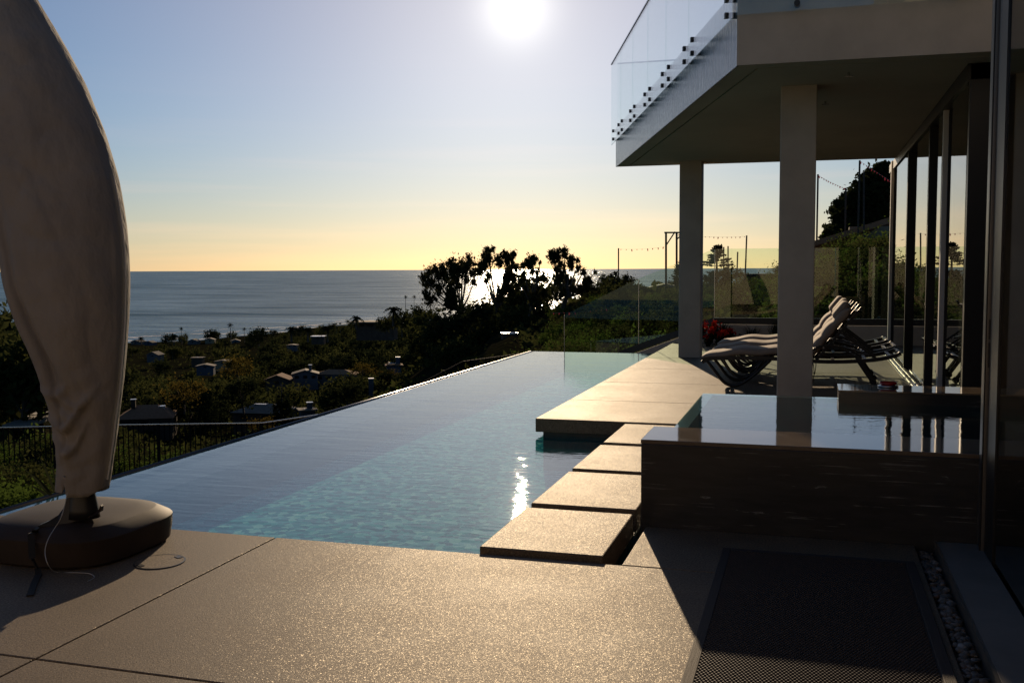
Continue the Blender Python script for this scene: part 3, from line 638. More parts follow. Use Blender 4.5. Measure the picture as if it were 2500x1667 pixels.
# ------------------------------------------------------------------ sun loungers
def make_lounger():
    L = empty('sun_lounger', (0, 0, 0))
    x0, x1, W = -1.42, 1.12, .74       # local: x along, y width, floor at 0
    objs = []
    def part(name, mb, mat, sm=False, bev=0, par=None): o = mb.build(name, mat, L if par is None else par, smooth=sm, bevel=bev); kids(L if par is None else par, o); return o
    # side frames: curved rail
    def rail(y):
        P = [Vector((x0+.05, y, .33)), Vector((x0+.02, y, .365)), Vector((x0+.2, y, .385)), Vector((-.6, y, .40)), Vector((.2, y, .37)), Vector((.75, y, .40)), Vector((1.05, y, .46)), Vector((1.13, y, .50))]
        return smooth(P, 5)
    for y in (-W/2, W/2):
        b = MB(); pts = rail(y)
        for i in range(len(pts)-1): b.bar(pts[i], pts[i+1], .028, .05)
        part('side_rail', b, M['black'])
    for x, z in ((x0+.06, .34), (-.9, .385), (-.5, .395), (-.1, .385), (.3, .365), (.7, .395), (1.0, .45), (1.12, .495)):
        b = MB(); b.bar((x, -W/2+.015, z), (x, W/2-.015, z), .04, .025); part('slat', b, M['black'])
    # curved front feet and decorative arcs
    for y in (-W/2, W/2):
        b = MB()
        P = smooth([Vector((-1.34, y, .35)), Vector((-1.24, y, .22)), Vector((-1.12, y, .07)), Vector((-1.0, y, .018)), Vector((-.86, y, .06)), Vector((-.66, y, .22)), Vector((-.50, y, .38))], 5); b.tube(P, .022, 8)
        part('leg', b, M['black'], True)
        b = MB()
        P = smooth([Vector((-1.12, y, .37)), Vector((-1.02, y, .22)), Vector((-.88, y, .13)), Vector((-.72, y, .2)), Vector((-.6, y, .38))], 5); b.tube(P, .014, 6)
        P = smooth([Vector((-1.0, y, .38)), Vector((-.88, y, .28)), Vector((-.74, y, .27)), Vector((-.62, y, .38))], 5); b.tube(P, .012, 6)
        part('scroll', b, M['black'], True)
    for y in (-W/2, W/2):
        b = MB(); b.bar((.62, y, .38), (.86, y, .02), .045, .05); part('leg', b, M['black'], bev=.004)
        b = MB(); b.tube([(.84, y-.03, .045), (.84, y+.03, .045)], .045, 14); part('wheel', b, M['rubber'], True)
    for y in (-W/2+.02, W/2-.02):
        b = MB(); b.bar((.42, y, .74), (.84, y, .42), .012, .03); b.bar((.30, y, .60), (.66, y, .40), .012, .025)
        for k in range(9): p = Vector((.42, y, .74)).lerp(Vector((.84, y, .42)), (k+1)/10); b.bar(p, p+Vector((-.02, 0, -.03)), .014, .012)
        part('back_support', b, M['black'])
    # arms
    for y in (-W/2-.03, W/2+.03):
        b = MB(); P = smooth([Vector((-.02, y, .40)), Vector((.03, y, .52)), Vector((.18, y, .585)), Vector((.40, y, .57)), Vector((.66, y, .50))], 4)
        for i in range(len(P)-1): b.bar(P[i], P[i+1], .04, .026)
        part('armrest', b, M['black'])
    # seat cushion
    b = MB(); rows = []
    def cushion(path, th, W):
        rows = []; n = len(path)
        for i, (p, nn) in enumerate(path):
            e = min(1, .35+.65*math.sqrt(max(0., 1-abs(2*i/(n-1)-1)**6)))
            q = []
            for j in range(20):
                a = 2*math.pi*j/20; c, s = math.cos(a), math.sin(a)
                q.append(p+Vector((0, 1, 0))*math.copysign(abs(c)**.35, c)*W/2*(.985 if e > .9 else .95)+nn*(th/2*math.copysign(abs(s)**.6, s)*e))
            rows.append(q)
        return MB().loft(rows, cap=True)
    path = []
    for i in range(28):
        t = i/27; x = x0+.0+t*1.52; z = .44+.045*math.sin(min(1, t*1.1)*math.pi*.62)-.06*(1-t)**6+.012*math.cos(t*math.pi*6)
        path.append((Vector((x, 0, z)), Vector((0, 0, 1))))
    part('seat_cushion', cushion(path, .11, W-.02), M['cushion'], True)
    path = []; d = Vector((.60, 0, .76)).normalized(); nn = Vector((-d.z, 0, d.x))
    for i in range(30):
        t = i/29; p = Vector((.06, 0, .43))+d*(.78*t)+nn*(.05+.015*math.sin(t*math.pi))
        path.append((p, nn*(.62+.45*abs(math.sin(t*math.pi*3))**.6)))
    part('back_cushion', cushion(path, .14, W-.03), M['cushion'], True)
    path = []
    for i in range(14):
        t = i/13; p = Vector((.06, 0, .43))+d*(.55+.27*t)+nn*.12; path.append((p, nn))
    part('head_pillow', cushion(path, .12, W-.16), M['cushion'], True)
    b = MB()
    for y in (-W/2+.02, W/2-.02): b.bar(Vector((.06, y, .40))-nn*.03, Vector((.06, y, .40))+d*.90-nn*.03, .03, .03)
    for k in range(5): p = Vector((.06, 0, .40))+d*(.17*k+.15)-nn*.03; b.bar(p+Vector((0, -W/2+.03, 0)), p+Vector((0, W/2-.03, 0)), .03, .02)
    part('backrest', b, M['black'])
    b = MB(); P = smooth([Vector((.02, -W/2, .34)), Vector((-.02, -W/2-.01, .22)), Vector((-.03, -W/2-.01, .10)), Vector((.03, -W/2, .05)), Vector((.06, -W/2-.01, .20)), Vector((.05, -W/2, .34))], 4); b.tube(P, .006, 6); part('tie', b, M['rubber'], True)
    return L
proto = make_lounger()
for k, (yy, dx, lb) in enumerate(((14.12, 0, 'taupe cushioned sun lounger nearest the spa, first of the three behind the thick column'), (15.30, .03, 'taupe cushioned sun lounger in the middle of the three on the terrace'), (16.48, .0, 'taupe cushioned sun lounger farthest back, nearest the planting bed'))):
    o = proto if k == 0 else copy_tree(proto)
    o.location = (dx, yy, .031); tag(o, lb, 'sun lounger', 'sun loungers in a row on the terrace')

# ------------------------------------------------------------------ terrace end: planter wall, glass guard
YR = 21.9
rl = empty('glass_guard', (-2, YR, 0), 'clear glass guard rail with black base rail around the far end of the terrace', 'guard rail')
cz = .50; corner = Vector((-1.99, YR, cz))
seg = [Vector((3.2, YR, cz)), corner]
L1 = gY(1533, 857, 22.3); L2 = gY(1378, 930, 22.6)
b = MB(); b.bar(seg[0], seg[1], .06, .14); b.bar(corner, L1, .06, .14); b.bar(L1, L2, .06, .14); b.build('base_rail', M['black'], rl)
def gpan(a, c, h):
    b = MB(); u = Vector((0, 0, .07)); b.extrude([a+u, c+u, c+Vector((0, 0, h)), a+Vector((0, 0, h))], (0, .012, 0)); return b.build('pane', M['glass_green'], rl)
H_ = 1.55
gpan(Vector((-.40, YR, cz)), Vector((-1.98, YR, cz)), H_); gpan(Vector((1.3, YR, cz)), Vector((-.39, YR, cz)), H_); gpan(Vector((3.2, YR, cz)), Vector((1.31, YR, cz)), H_)
J1 = gY(1559, 848, 22.25); J1.z = corner.z+(L1.z-corner.z)*((J1.x-corner.x)/(L1.x-corner.x))
J2 = L2
gpan(corner-Vector((.01, 0, 0)), J1, H_); gpan(J1-Vector((.012, 0, 0)), J2, H_)
b = MB()
for p in (J1, J2, corner): b.tube([p+Vector((0, 0, .05)), p+Vector((0, 0, H_-.02))], .008, 6)
b.build('joint', M['steel'], rl)
b = MB(); b.box(-1.96, 3.2, YR-.04, YR+.10, -.5, .425); b.extrude([(-1.962, YR, -.6), (-3.9, YR+.35, -1.2), (-3.9, YR+.35, L1.z-.09), (-1.962, YR, .42)], (0, .12, 0))
tag(b.build('planter_wall', M['retain']), 'low beige wall under the glass guard behind the planting bed', 'wall')

# ------------------------------------------------------------------ plant generators
def leafcloud(mb, rg, clumps, n, size, droop=.0, flat=1.):
    tot = sum(r[1]**2 for r in clumps)
    for (c, r) in clumps:
        k = max(3, int(n*r*r/tot))
        for _ in range(k):
            u = Vector((rg.gauss(0, 1), rg.gauss(0, 1), rg.gauss(0, 1))).normalized()*abs(rg.gauss(0, .62))
            p = Vector(c)+Vector((u.x*r, u.y*r, u.z*r*flat*(1+.35*droop)-.25*droop*r))
            a = Vector((rg.gauss(0, 1), rg.gauss(0, 1), rg.gauss(0, 1)-droop)).normalized()
            q = a.cross(Vector((rg.gauss(0, 1), rg.gauss(0, 1), rg.gauss(0, 1)))).normalized()
            s = size*rg.uniform(.6, 1.35); a = a*s*.75; q = q*s*(.42-.12*min(1, droop))
            mb.add([p-a, p+q*.9-a*.1, p+a, p-q*.9+a*.1], [(0, 1, 2, 3)])
def crown_clumps(rg, h, w, n, shape='round'):
    out = []
    for _ in range(n):
        for _t in range(20):
            x, y, z = rg.uniform(-1, 1), rg.uniform(-1, 1), rg.uniform(0, 1)
            lim = {'round': math.sqrt(max(0, 1-(2*z-.9)**2/1.25)), 'spread': .45+.55*math.sin(z*2.6) if z > .25 else .2, 'cone': (1-z)**.8*.95+.02, 'column': .8*math.sin(min(1, z*1.05)*math.pi)**.5 if z < .95 else .1}[shape]
            if x*x+y*y < lim*lim and x*x+y*y > (lim*.25)**2: break
        r = {'round': .2, 'spread': .17, 'cone': .16, 'column': .2}[shape]*w*rg.uniform(.7, 1.3)
        out.append((Vector((x*w/2*.88, y*w/2*.88, h*(.16+.78*z))), r))
    return out
def tree_proto(name, rg, h, w, mat, shape='round', nl=1500, size=.4, ncl=26, limbs=True):
    root = bpy.data.objects.new(name, None); COL.objects.link(root)
    cl_ = crown_clumps(rg, h, w, ncl, shape)
    b = MB(); leafcloud(b, rg, cl_, nl, size); c = b.build('crown', mat, root, recalc=False)
    b = MB(); P = [Vector((0, 0, -1.0)), Vector((rg.uniform(-.02, .02)*h, rg.uniform(-.02, .02)*h, h*.25)), Vector((rg.uniform(-.04, .04)*h, rg.uniform(-.03, .03)*h, h*(.6 if shape != 'cone' else .9)))]
    b.tube(P, [h*.03, h*.022, h*.008], 6)
    if limbs:
        for (c_, r_) in cl_[::3]: b.tube([P[1], P[1].lerp(c_, .5)+Vector((0, 0, h*.03)), c_], [h*.012, h*.008, h*.003], 5)
    t = b.build('trunk', M['bark'], root, recalc=False); kids(root, c, t)
    return root
USED = set()
def place_tree(proto, loc, s, rz, label, cat, group=None, sz=None):
    o = proto if proto.name not in USED else copy_tree(proto)
    USED.add(proto.name)
    o.location = loc; o.scale = (s, s, sz or s); o.rotation_euler = (0, 0, rz)
    for k in ('label', 'category', 'group'):
        if k in o: del o[k]
    return tag(o, label, cat, group)

# ------------------------------------------------------------------ terrain and sea
SEA = -75.
TC = [-900, 0, 400, 640, 900, 1100, 1300, 1500, 1700, 1900, 2150, 2600, 3400]
TD = [0, 10, 23, 40, 60, 110, 200, 350, 600, 1050, 1150, 1480, 1700]
TZ = [[-3.4]*13,
 [-2.6, -1.5, -3.0, -3.4, -3.4, -3.3, -3.2, -3.2, -3.2, -3.2, -3.2, -3.2, -3.2],
 [-3.2, -3.3, -3.4, -3.4, -2.9, -2.4, -2.0, -1.6, -1.0, -.6, -.2, .4, 1],
 [-7, -6, -7.5, -7, -5.0, -4.0, -2.8, -2.0, -1.2, .0, 2.0, 4, 5],
 [-10, -8, -13, -12, -8, -6, -3.8, -2.3, -1.4, .2, 3.5, 7, 8],
 [-12, -12, -21, -19, -13, -7, -3.6, -.9, -.7, -.2, 5, 9, 10],
 [-20, -20, -34, -33, -27, -18, -9, -4, -3, -2, 5, 10, 12],
 [-32, -35, -46, -44, -38, -30, -20, -12, -10, -8, 3, 8, 10],
 [-48, -50, -56, -55, -47, -40, -35, -25, -22, -20, -10, 0, 0],
 [-73, -73, -73.5, -69, -60, -55, -50, -45, -45, -45, -40, -30, -30],
 [-82, -82, -80, -73.5, -66, -64, -62, -60, -60, -60, -60, -60, -60],
 [-95, -95, -90, -84, -78, -78, -78, -78, -78, -78, -78, -78, -78],
 [-100]*13]
TZ = np.array(TZ, float)
def tz(px, D):
    i = min(max(np.searchsorted(TC, px)-1, 0), len(TC)-2); j = min(max(np.searchsorted(TD, D)-1, 0), len(TD)-2)
    a = min(1, max(0, (px-TC[i])/(TC[i+1]-TC[i]))); c = min(1, max(0, (D-TD[j])/(TD[j+1]-TD[j])))
    a = a*a*(3-2*a)*.5+a*.5
    return (TZ[j][i]*(1-a)+TZ[j][i+1]*a)*(1-c)+(TZ[j+1][i]*(1-a)+TZ[j+1][i+1]*a)*c
fwh = Vector((fw.x, fw.y, 0)).normalized()
def ground(px, D):                       # a point on the ground seen in column px at depth D
    p = CAM+fwh*D+rt0*((px-1250)/FPX*D); return Vector((p.x, p.y, tz(px, D)))
Ds = [8, 10, 12, 15, 18, 21, 24, 28, 33, 39, 46, 54, 64, 76, 90, 108, 130, 155, 185, 220, 262, 312, 372, 443, 528, 628, 700, 780, 870, 960, 1040, 1120, 1200, 1320, 1450, 1600, 1700]
cols = list(range(-1400, 3900, 50)); vs = []; fs = []
tr = random.Random(2)
for D in Ds:
    for c in cols:
        p = ground(c, D); vs.append((p.x, p.y, p.z+tr.uniform(-.5, .5)*min(.02*D, 1.6)*(0 if D < 30 else 1)))
nc = len(cols)
for i in range(len(Ds)-1):
    for j in range(nc-1): fs.append((i*nc+j, i*nc+j+1, (i+1)*nc+j+1, (i+1)*nc+j))
b = MB(); b.add(vs, fs)
b.box(-60, 60, -40, 8, -8, -3.3)
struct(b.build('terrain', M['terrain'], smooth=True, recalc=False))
b = MB(); X = 90000; b.quad((-X, -2000, SEA), (X, -2000, SEA), (X, 90000, SEA), (-X, 90000, SEA)); struct(b.build('sea', M['sea'], recalc=False))
# surf: broken lines of foam along the shore
b = MB(); sr = random.Random(11)
def shoreD(px):
    D = 900
    while tz(px, D) > SEA and D < 1650: D += 4
    return D
for offs, th in ((4, 8), (26, 7), (55, 14), (95, 9), (150, 6)):
    px = -200
    while px < 1060:
        ln = sr.uniform(15, 90); gap = sr.uniform(5, 60)
        n = max(3, int(ln/6)); up_ = []; dn = []
        for k in range(n+1):
            q = px+ln*k/n; D = shoreD(q)+offs+sr.uniform(-4, 4)+12*math.sin(q*.03+offs); e = th*(max(0.,math.sin(math.pi*k/n))**.6)*sr.uniform(.5, 1)+.3
            for lst, d in ((dn, D-e/2), (up_, D+e/2)):
                p = CAM+fwh*d+rt0*((q-1250)/FPX*d); lst.append((p.x, p.y, SEA+.25))
        for k in range(n): b.quad(dn[k], dn[k+1], up_[k+1], up_[k])
        px += ln+gap
struct(b.build('surf', M['foam'], recalc=False))

# ------------------------------------------------------------------ metal fence below the pool
def fence():
    root = empty('metal_fence', ground(500, 22), 'long dark metal picket fence on the slope below the pool', 'fence')
    knots = [(-120, 22.0, 1046), (300, 22.0, 1036.5), (640, 22.0, 1032), (800, 22.8, 1008), (960, 23.6, 968), (1130, 24.6, 880), (1310, 26, 856)]
    top = [gD(x, y, D) for x, D, y in knots]
    b = MB()
    for i in range(len(top)-1): b.bar(top[i]-Vector((0, 0, 1.35)), top[i+1]-Vector((0, 0, 1.35)), .04, .03); b.bar(top[i]-Vector((0, 0, .03)), top[i+1]-Vector((0, 0, .03)), .04, .03)
    b.build('rail', M['fence_paint'], root)
    b = MB()
    for i in range(3): b.bar(top[i], top[i+1], .03, .012)
    b.build('cap_rail', M['steel'], root)
    pts = []
    for i in range(len(top)-1):
        n = int((top[i+1]-top[i]).length/.112)
        for k in range(n): pts.append(top[i].lerp(top[i+1], k/n))
    vis = [p for p in pts]
    big = vis[:]; stuff = []
    keep = set(range(0, len(big), max(1, len(big)//100)+1))
    b2 = MB()
    for i, p in enumerate(big):
        b = MB() if i in keep else b2
        b.box(p.x-.009, p.x+.009, p.y-.009, p.y+.009, p.z-1.5, p.z-.01)
        if i in keep: b.build('picket', M['fence_paint'], root)
    tag(b2.build('pickets', M['fence_paint'], root), kind='stuff')
    for i in range(0, len(pts), 20):
        p = pts[i]; b = MB(); b.box(p.x-.03, p.x+.03, p.y-.055, p.y-.012, p.z-1.9, p.z+.0); b.build('post', M['fence_paint'], root)
fence()

# ------------------------------------------------------------------ houses in the valley
HB = []   # screen boxes kept clear of nearer trees
def gable(px, py, D, wpx, hpx, wall, roof, label, depth=.6, rise=.35, yaw=0., windows=2, chimney=None, hip=False, caps=0, name='house', over=.5, group='houses in the valley'):
    """a house whose eaves line is seen at (px, py), D metres away, wpx pixels wide"""
    wd = wpx*D/FPX; hg = hpx*D/FPX; dp = wd*depth; e = gD(px, py, D)
    base = Vector((e.x, e.y, e.z-hg)); ang = YAW+yaw
    root = empty(name, base, label, 'house', group)
    T = Matrix.Translation(base) @ Matrix.Rotation(ang, 4, 'Z')
    def tm(mb): mb.v = [tuple(T @ Vector(v)) for v in mb.v]; return mb
    b = MB(); b.box(-wd/2, wd/2, 0, dp, -3, hg); tm(b).build('wall', wall, root)
    rs = wd*rise*.5; o = over; b = MB()
    if rise < .06: b.box(-wd/2-o, wd/2+o, -o, dp+o, hg+.01, hg+(.10 if o < .1 else .28)); tm(b)
    elif hip:
        b.add([(-wd/2-o, -o, hg), (wd/2+o, -o, hg), (wd/2+o, dp+o, hg), (-wd/2-o, dp+o, hg), (-wd*.2, dp*.5, hg+rs), (wd*.2, dp*.5, hg+rs)], [(0, 1, 5, 4), (1, 2, 5), (2, 3, 4, 5), (3, 0, 4), (3, 2, 1, 0)]); tm(b)
    else:
        b.extrude([(-wd/2-o, -o, hg-.1), (0, -o, hg+rs), (wd/2+o, -o, hg-.1), (wd/2+o, -o, hg-.35), (0, -o, hg+rs-.3), (-wd/2-o, -o, hg-.35)], (0, dp+2*o, 0))
        g = MB(); g.extrude([(-wd/2, .02, hg), (0, .02, hg+rs-.35), (wd/2, .02, hg)], (0, dp-.04, 0)); tm(g).build('gable', wall, root); tm(b)
    r_ = b.build('roof', roof, root)
    for k in range(windows):
        x = -wd/2+wd*(k+.5)/windows; b = MB(); b.box(x-wd*.08, x+wd*.08, -.06, -.005, hg*.35, hg*.75); tm(b).build('window', M['pane'], root)
    if chimney:
        b = MB(); x = wd*chimney; b.box(x-.45, x+.45, dp*.35, dp*.35+.9, hg, hg+rs+1.3); tm(b); ch = b.build('chimney', wall, root)
        b = MB(); b.box(x-.6, x+.6, dp*.35-.15, dp*.35+1.05, hg+rs+1.32, hg+rs+1.5); tm(b).build('chimney_cap', M['cap'], ch)
    cr_ = random.Random(int(px))
    for k in range(caps):
        b = MB(); x = cr_.uniform(-.35, .35)*wd; b.box(x-.7, x+.7, dp*.4, dp*.55, hg+rs*.55, hg+rs*.75+.3); tm(b).build('skylight', M['cap'], root)
    HB.append((px-wpx/2, px+wpx/2, py-wpx*rise*.5-6, py+hpx*.05, D))
    return root
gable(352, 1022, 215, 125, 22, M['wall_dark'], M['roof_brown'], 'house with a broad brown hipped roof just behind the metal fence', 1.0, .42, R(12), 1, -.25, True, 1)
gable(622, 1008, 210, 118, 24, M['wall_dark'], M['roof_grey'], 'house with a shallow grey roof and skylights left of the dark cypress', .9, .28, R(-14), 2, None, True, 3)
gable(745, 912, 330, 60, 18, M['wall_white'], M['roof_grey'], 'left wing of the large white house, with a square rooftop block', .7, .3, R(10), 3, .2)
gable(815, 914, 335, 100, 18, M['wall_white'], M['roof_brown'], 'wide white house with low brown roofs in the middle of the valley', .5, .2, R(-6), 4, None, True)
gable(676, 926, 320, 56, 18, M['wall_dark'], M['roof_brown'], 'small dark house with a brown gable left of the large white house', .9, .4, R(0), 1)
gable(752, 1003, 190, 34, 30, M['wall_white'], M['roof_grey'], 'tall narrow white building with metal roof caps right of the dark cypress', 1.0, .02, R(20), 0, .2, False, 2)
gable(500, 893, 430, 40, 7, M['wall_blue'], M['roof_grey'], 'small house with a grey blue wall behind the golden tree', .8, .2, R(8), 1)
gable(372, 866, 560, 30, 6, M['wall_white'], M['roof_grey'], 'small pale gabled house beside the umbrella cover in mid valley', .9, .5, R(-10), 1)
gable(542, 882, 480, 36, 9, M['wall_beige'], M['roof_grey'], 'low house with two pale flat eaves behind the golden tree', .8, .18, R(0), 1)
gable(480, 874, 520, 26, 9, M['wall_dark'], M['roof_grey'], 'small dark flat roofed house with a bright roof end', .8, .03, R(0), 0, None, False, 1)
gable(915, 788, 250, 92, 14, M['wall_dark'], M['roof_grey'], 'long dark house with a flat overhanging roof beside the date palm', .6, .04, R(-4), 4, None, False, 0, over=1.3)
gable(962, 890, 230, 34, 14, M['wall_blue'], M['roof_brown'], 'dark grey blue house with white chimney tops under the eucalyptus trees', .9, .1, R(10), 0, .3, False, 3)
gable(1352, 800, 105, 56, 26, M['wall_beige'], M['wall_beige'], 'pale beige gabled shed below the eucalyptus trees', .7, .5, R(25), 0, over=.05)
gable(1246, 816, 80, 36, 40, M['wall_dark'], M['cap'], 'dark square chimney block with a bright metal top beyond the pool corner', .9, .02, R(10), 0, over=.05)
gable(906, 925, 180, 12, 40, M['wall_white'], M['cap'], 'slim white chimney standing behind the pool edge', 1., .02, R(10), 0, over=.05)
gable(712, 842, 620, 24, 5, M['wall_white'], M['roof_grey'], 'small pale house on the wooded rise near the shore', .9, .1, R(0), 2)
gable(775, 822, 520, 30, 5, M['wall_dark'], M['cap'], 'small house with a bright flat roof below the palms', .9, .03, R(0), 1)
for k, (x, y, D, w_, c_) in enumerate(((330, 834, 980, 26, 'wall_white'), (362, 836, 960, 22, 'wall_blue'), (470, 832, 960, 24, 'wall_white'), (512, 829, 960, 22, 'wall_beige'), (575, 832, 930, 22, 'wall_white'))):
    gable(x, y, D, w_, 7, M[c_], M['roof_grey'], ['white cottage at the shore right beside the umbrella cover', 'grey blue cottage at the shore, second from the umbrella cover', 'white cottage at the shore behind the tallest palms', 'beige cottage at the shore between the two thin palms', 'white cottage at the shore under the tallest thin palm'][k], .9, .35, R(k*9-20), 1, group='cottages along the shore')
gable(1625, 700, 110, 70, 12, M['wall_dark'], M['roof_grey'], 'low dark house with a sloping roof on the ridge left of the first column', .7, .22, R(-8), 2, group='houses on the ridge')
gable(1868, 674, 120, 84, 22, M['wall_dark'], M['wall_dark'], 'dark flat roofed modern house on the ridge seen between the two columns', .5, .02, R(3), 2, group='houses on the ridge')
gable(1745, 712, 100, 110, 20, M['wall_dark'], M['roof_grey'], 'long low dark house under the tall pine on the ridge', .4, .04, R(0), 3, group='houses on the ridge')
# neighbour's house on the right slope
nb = empty('neighbour_house', gD(2100, 690, 42), "neighbour's dark house with a long sloping roof and a beige arched wall above the shrubs", 'house')
a, c = gD(1990, 606, 41), gD(2300, 505, 44); dn = Vector((0, 0, -5))
b = MB(); b.extrude([a+Vector((0, 0, -.35)), c+Vector((0, 0, -.35)), c+dn, a+dn], (dep*.8+rt0*.75)*6); b.build('wall', M['wall_dark'], nb)
q = -dep*.35; b = MB(); b.extrude([a+q-rt0*.4, c+q, c+q+Vector((0, 0, .28)), a+q-rt0*.4+Vector((0, 0, .22))], (dep*.8+rt0*.75)*7); b.build('roof', M['roof_brown'], nb)
wl, wr = gD(1985, 606, 39.5), gD(2033, 606, 39.5); bl, br = gD(1985, 705, 39.5), gD(2033, 705, 39.5)
arch = [wl, wr, br, gD(2013, 705, 39.5), gD(2012, 660, 39.5), gD(2008, 648, 39.5), gD(2001, 642, 39.5), gD(1985, 641, 39.5)]
b = MB(); b.extrude(arch, dep*.5); b.build('arched_wall', M['wall_beige'], nb)
b = MB(); p = gD(2095, 562, 42.5); b.box(p.x-.35, p.x+1.5, p.y, p.y+1.2, p.z-.6, p.z+.15); b.build('chimney', M['wall_beige'], nb)

# ------------------------------------------------------------------ story poles and strings of flags
def pole(px, y0, y1, D, label, lean=0):
    a = gD(px, y0, D); c = gD(px+lean, y1, D); b = MB(); b.tube([c-Vector((0, 0, 1)), a], (.03*D/60+.018), 6)
    o = b.build('pole', M['pole'], loc=c); return tag(o, label, 'pole', 'timber story poles on the hillside')
pole(1510, 606, 712, 95, 'lone dark timber pole standing in the bare bush left of the first column')
pole(1767, 603, 700, 100, 'thin timber pole close behind the tall pine, left of a pair'); pole(1777.5, 601, 700, 101, 'thin timber pole behind the tall pine, right of a pair')
pole(1801, 615, 720, 80, 'short timber pole midway between the two columns', -4); pole(1823, 575, 720, 75, 'tallest dark timber pole between the two columns', -6)
pole(1997, 426, 640, 45, 'leaning dark timber pole right beside the thick column', -4); pole(2099, 392, 680, 40, 'tallest thin pole in front of the large dark tree', -7)
pole(2109, 421, 690, 41, 'thin pole right of the tallest one in front of the dark tree', 1); pole(2065, 460, 665, 43, 'thin pole left of the tallest one in front of the dark tree', -3)
D = 85; pf = empty('timber_gallows', gD(1626, 700, D), 'timber pole frame with crossbar and diagonal brace left of the first column', 'pole frame')
for x in (1626, 1652): b = MB(); b.tube([gD(x, 715, D), gD(x, 567, D)], .09, 6); b.build('post', M['pole'], pf)
b = MB(); b.tube([gD(1622, 568, D), gD(1700, 568, D)], .07, 6); b.build('crossbar', M['pole'], pf)
b = MB(); b.tube([gD(1627, 598, D), gD(1648, 566, D)], .055, 6); b.tube([gD(1653, 584, D), gD(1672, 566, D)], .055, 6); b.build('brace', M['pole'], pf)
fr_ = random.Random(4)
def flags(x0, y0, x1, y1, D, n, label, sag=6, sz=.10):
    b = MB(); fb = MB(); P = []
    for k in range(17): t = k/16; P.append(gD(x0+(x1-x0)*t, y0+(y1-y0)*t+sag*4*t*(1-t), D))
    b.tube(P, .004, 4, False)
    root = empty('flag_line', P[0], label, 'flag line', 'lines of pink flags'); b.build('line', M['cord'], root)
    for k in range(n):
        t = (k+.5)/n; p = gD(x0+(x1-x0)*t, y0+(y1-y0)*t+sag*4*t*(1-t), D); s = sz*fr_.uniform(.7, 1.3)
        u = rt0*s*.6; v = Vector((fr_.uniform(-.3, .3)*s, 0, -s*fr_.uniform(.6, 1.4))); fb = MB(); fb.extrude([p-u*.5, p+u*.5, p+u*.4+v, p-u*.4+v], dep*.004); fb.build('flag', M['flag'], root)
flags(1510, 608, 1626, 602, 90, 9, 'line of tiny pink flags between the lone pole and the pole frame', 3, .13)
flags(1652, 572, 1823, 577, 80, 16, 'line of tiny pink flags in the sky between the two columns', 4, .12)
flags(1997, 428, 2065, 461, 44, 12, 'line of pink flags dropping from the leaning pole', 2, .07)
flags(2099, 393, 2190, 452, 41, 14, 'line of pink flags running down in front of the dark tree', 1, .07)
flags(1990, 636, 2160, 634, 40, 6, 'line of hanging pink flags across the beige arched wall', 10, .14)
flags(1345, 764, 1500, 752, 75, 12, 'line of red flags low over the bare slope beyond the pool', 3, .13)

# ------------------------------------------------------------------ eucalyptus row beyond the pool
def px_tree(name, clumps, zs, org, D, base, mat, label, cat, n, size, droop, tseed, group=None, limb=True, lo=.10, hi=.30):
    """a tree from its own clumps of foliage; each clump gets its own depth inside the crown"""
    rg = random.Random(tseed); bp = gD(base[0], base[1], D); root = empty(name, bp, label, cat, group); cl_ = []
    for (x, y, r) in clumps:
        dd = D+rg.uniform(-1, 1)*3.0*D/110; p = gD(org[0]+x/zs, org[1]+y/zs, dd); cl_.append((p, r/zs*D/FPX*.98))
    sub = []
    for c, r in cl_:
        for _ in range(20):
            u = Vector((rg.gauss(0, 1), rg.gauss(0, 1), rg.gauss(0, 1))).normalized()*r*rg.uniform(.15, 1.3); sub.append((c+u, r*rg.uniform(lo, hi)))
    b = MB(); leafcloud(b, rg, sub, n, size, droop); leafcloud(b, rg, [(c, r*1.15) for c, r in cl_], int(n*.6), size, droop); b.build('crown', mat, root, recalc=False)
    b = MB(); cen = sum((c for c, r in cl_), Vector())/len(cl_); fork = bp.lerp(cen, .45)
    b.tube([bp-Vector((0, 0, 2)), bp.lerp(fork, .5)+rt0*rg.uniform(-.3, .3), fork], [.36*D/110, .3*D/110, .22*D/110], 7)
    if limb:
        for c, r in cl_[::2]:
            mid = fork.lerp(c, .55)+Vector((0, 0, -.3)); b.tube([fork, mid, c], [.12*D/110, .08*D/110, .03*D/110], 5)
    b.build('trunk', M['bark'], root, recalc=False); return root
ZA = (980, 560)
A_ = [(250, 545, 50), (300, 510, 55), (345, 480, 50), (400, 450, 55), (420, 520, 60), (480, 425, 55), (500, 520, 70), (555, 375, 45), (600, 400, 60), (580, 480, 80), (620, 560, 70), (650, 430, 70), (700, 395, 55), (720, 470, 60), (770, 305, 35), (790, 365, 55), (760, 420, 60), (820, 500, 55), (830, 600, 40), (740, 560, 45), (430, 640, 60), (340, 600, 60), (280, 630, 45), (560, 640, 60), (660, 650, 40), (430, 720, 40), (290, 740, 55), (340, 800, 70)]
B_ = [(990, 250, 60), (955, 300, 45), (1010, 330, 55), (950, 380, 50), (900, 400, 45), (895, 480, 45), (960, 440, 35), (1055, 215, 22), (1120, 340, 50), (1180, 300, 50), (1250, 305, 55), (1290, 285, 35), (1220, 370, 50), (1130, 390, 35), (1280, 390, 30), (1320, 440, 45), (1230, 460, 50), (1250, 530, 70), (1190, 560, 45), (1300, 560, 35), (1000, 520, 35), (970, 590, 25), (1210, 650, 50), (1150, 690, 50), (1260, 700, 50), (1330, 720, 55), (1130, 780, 60)]
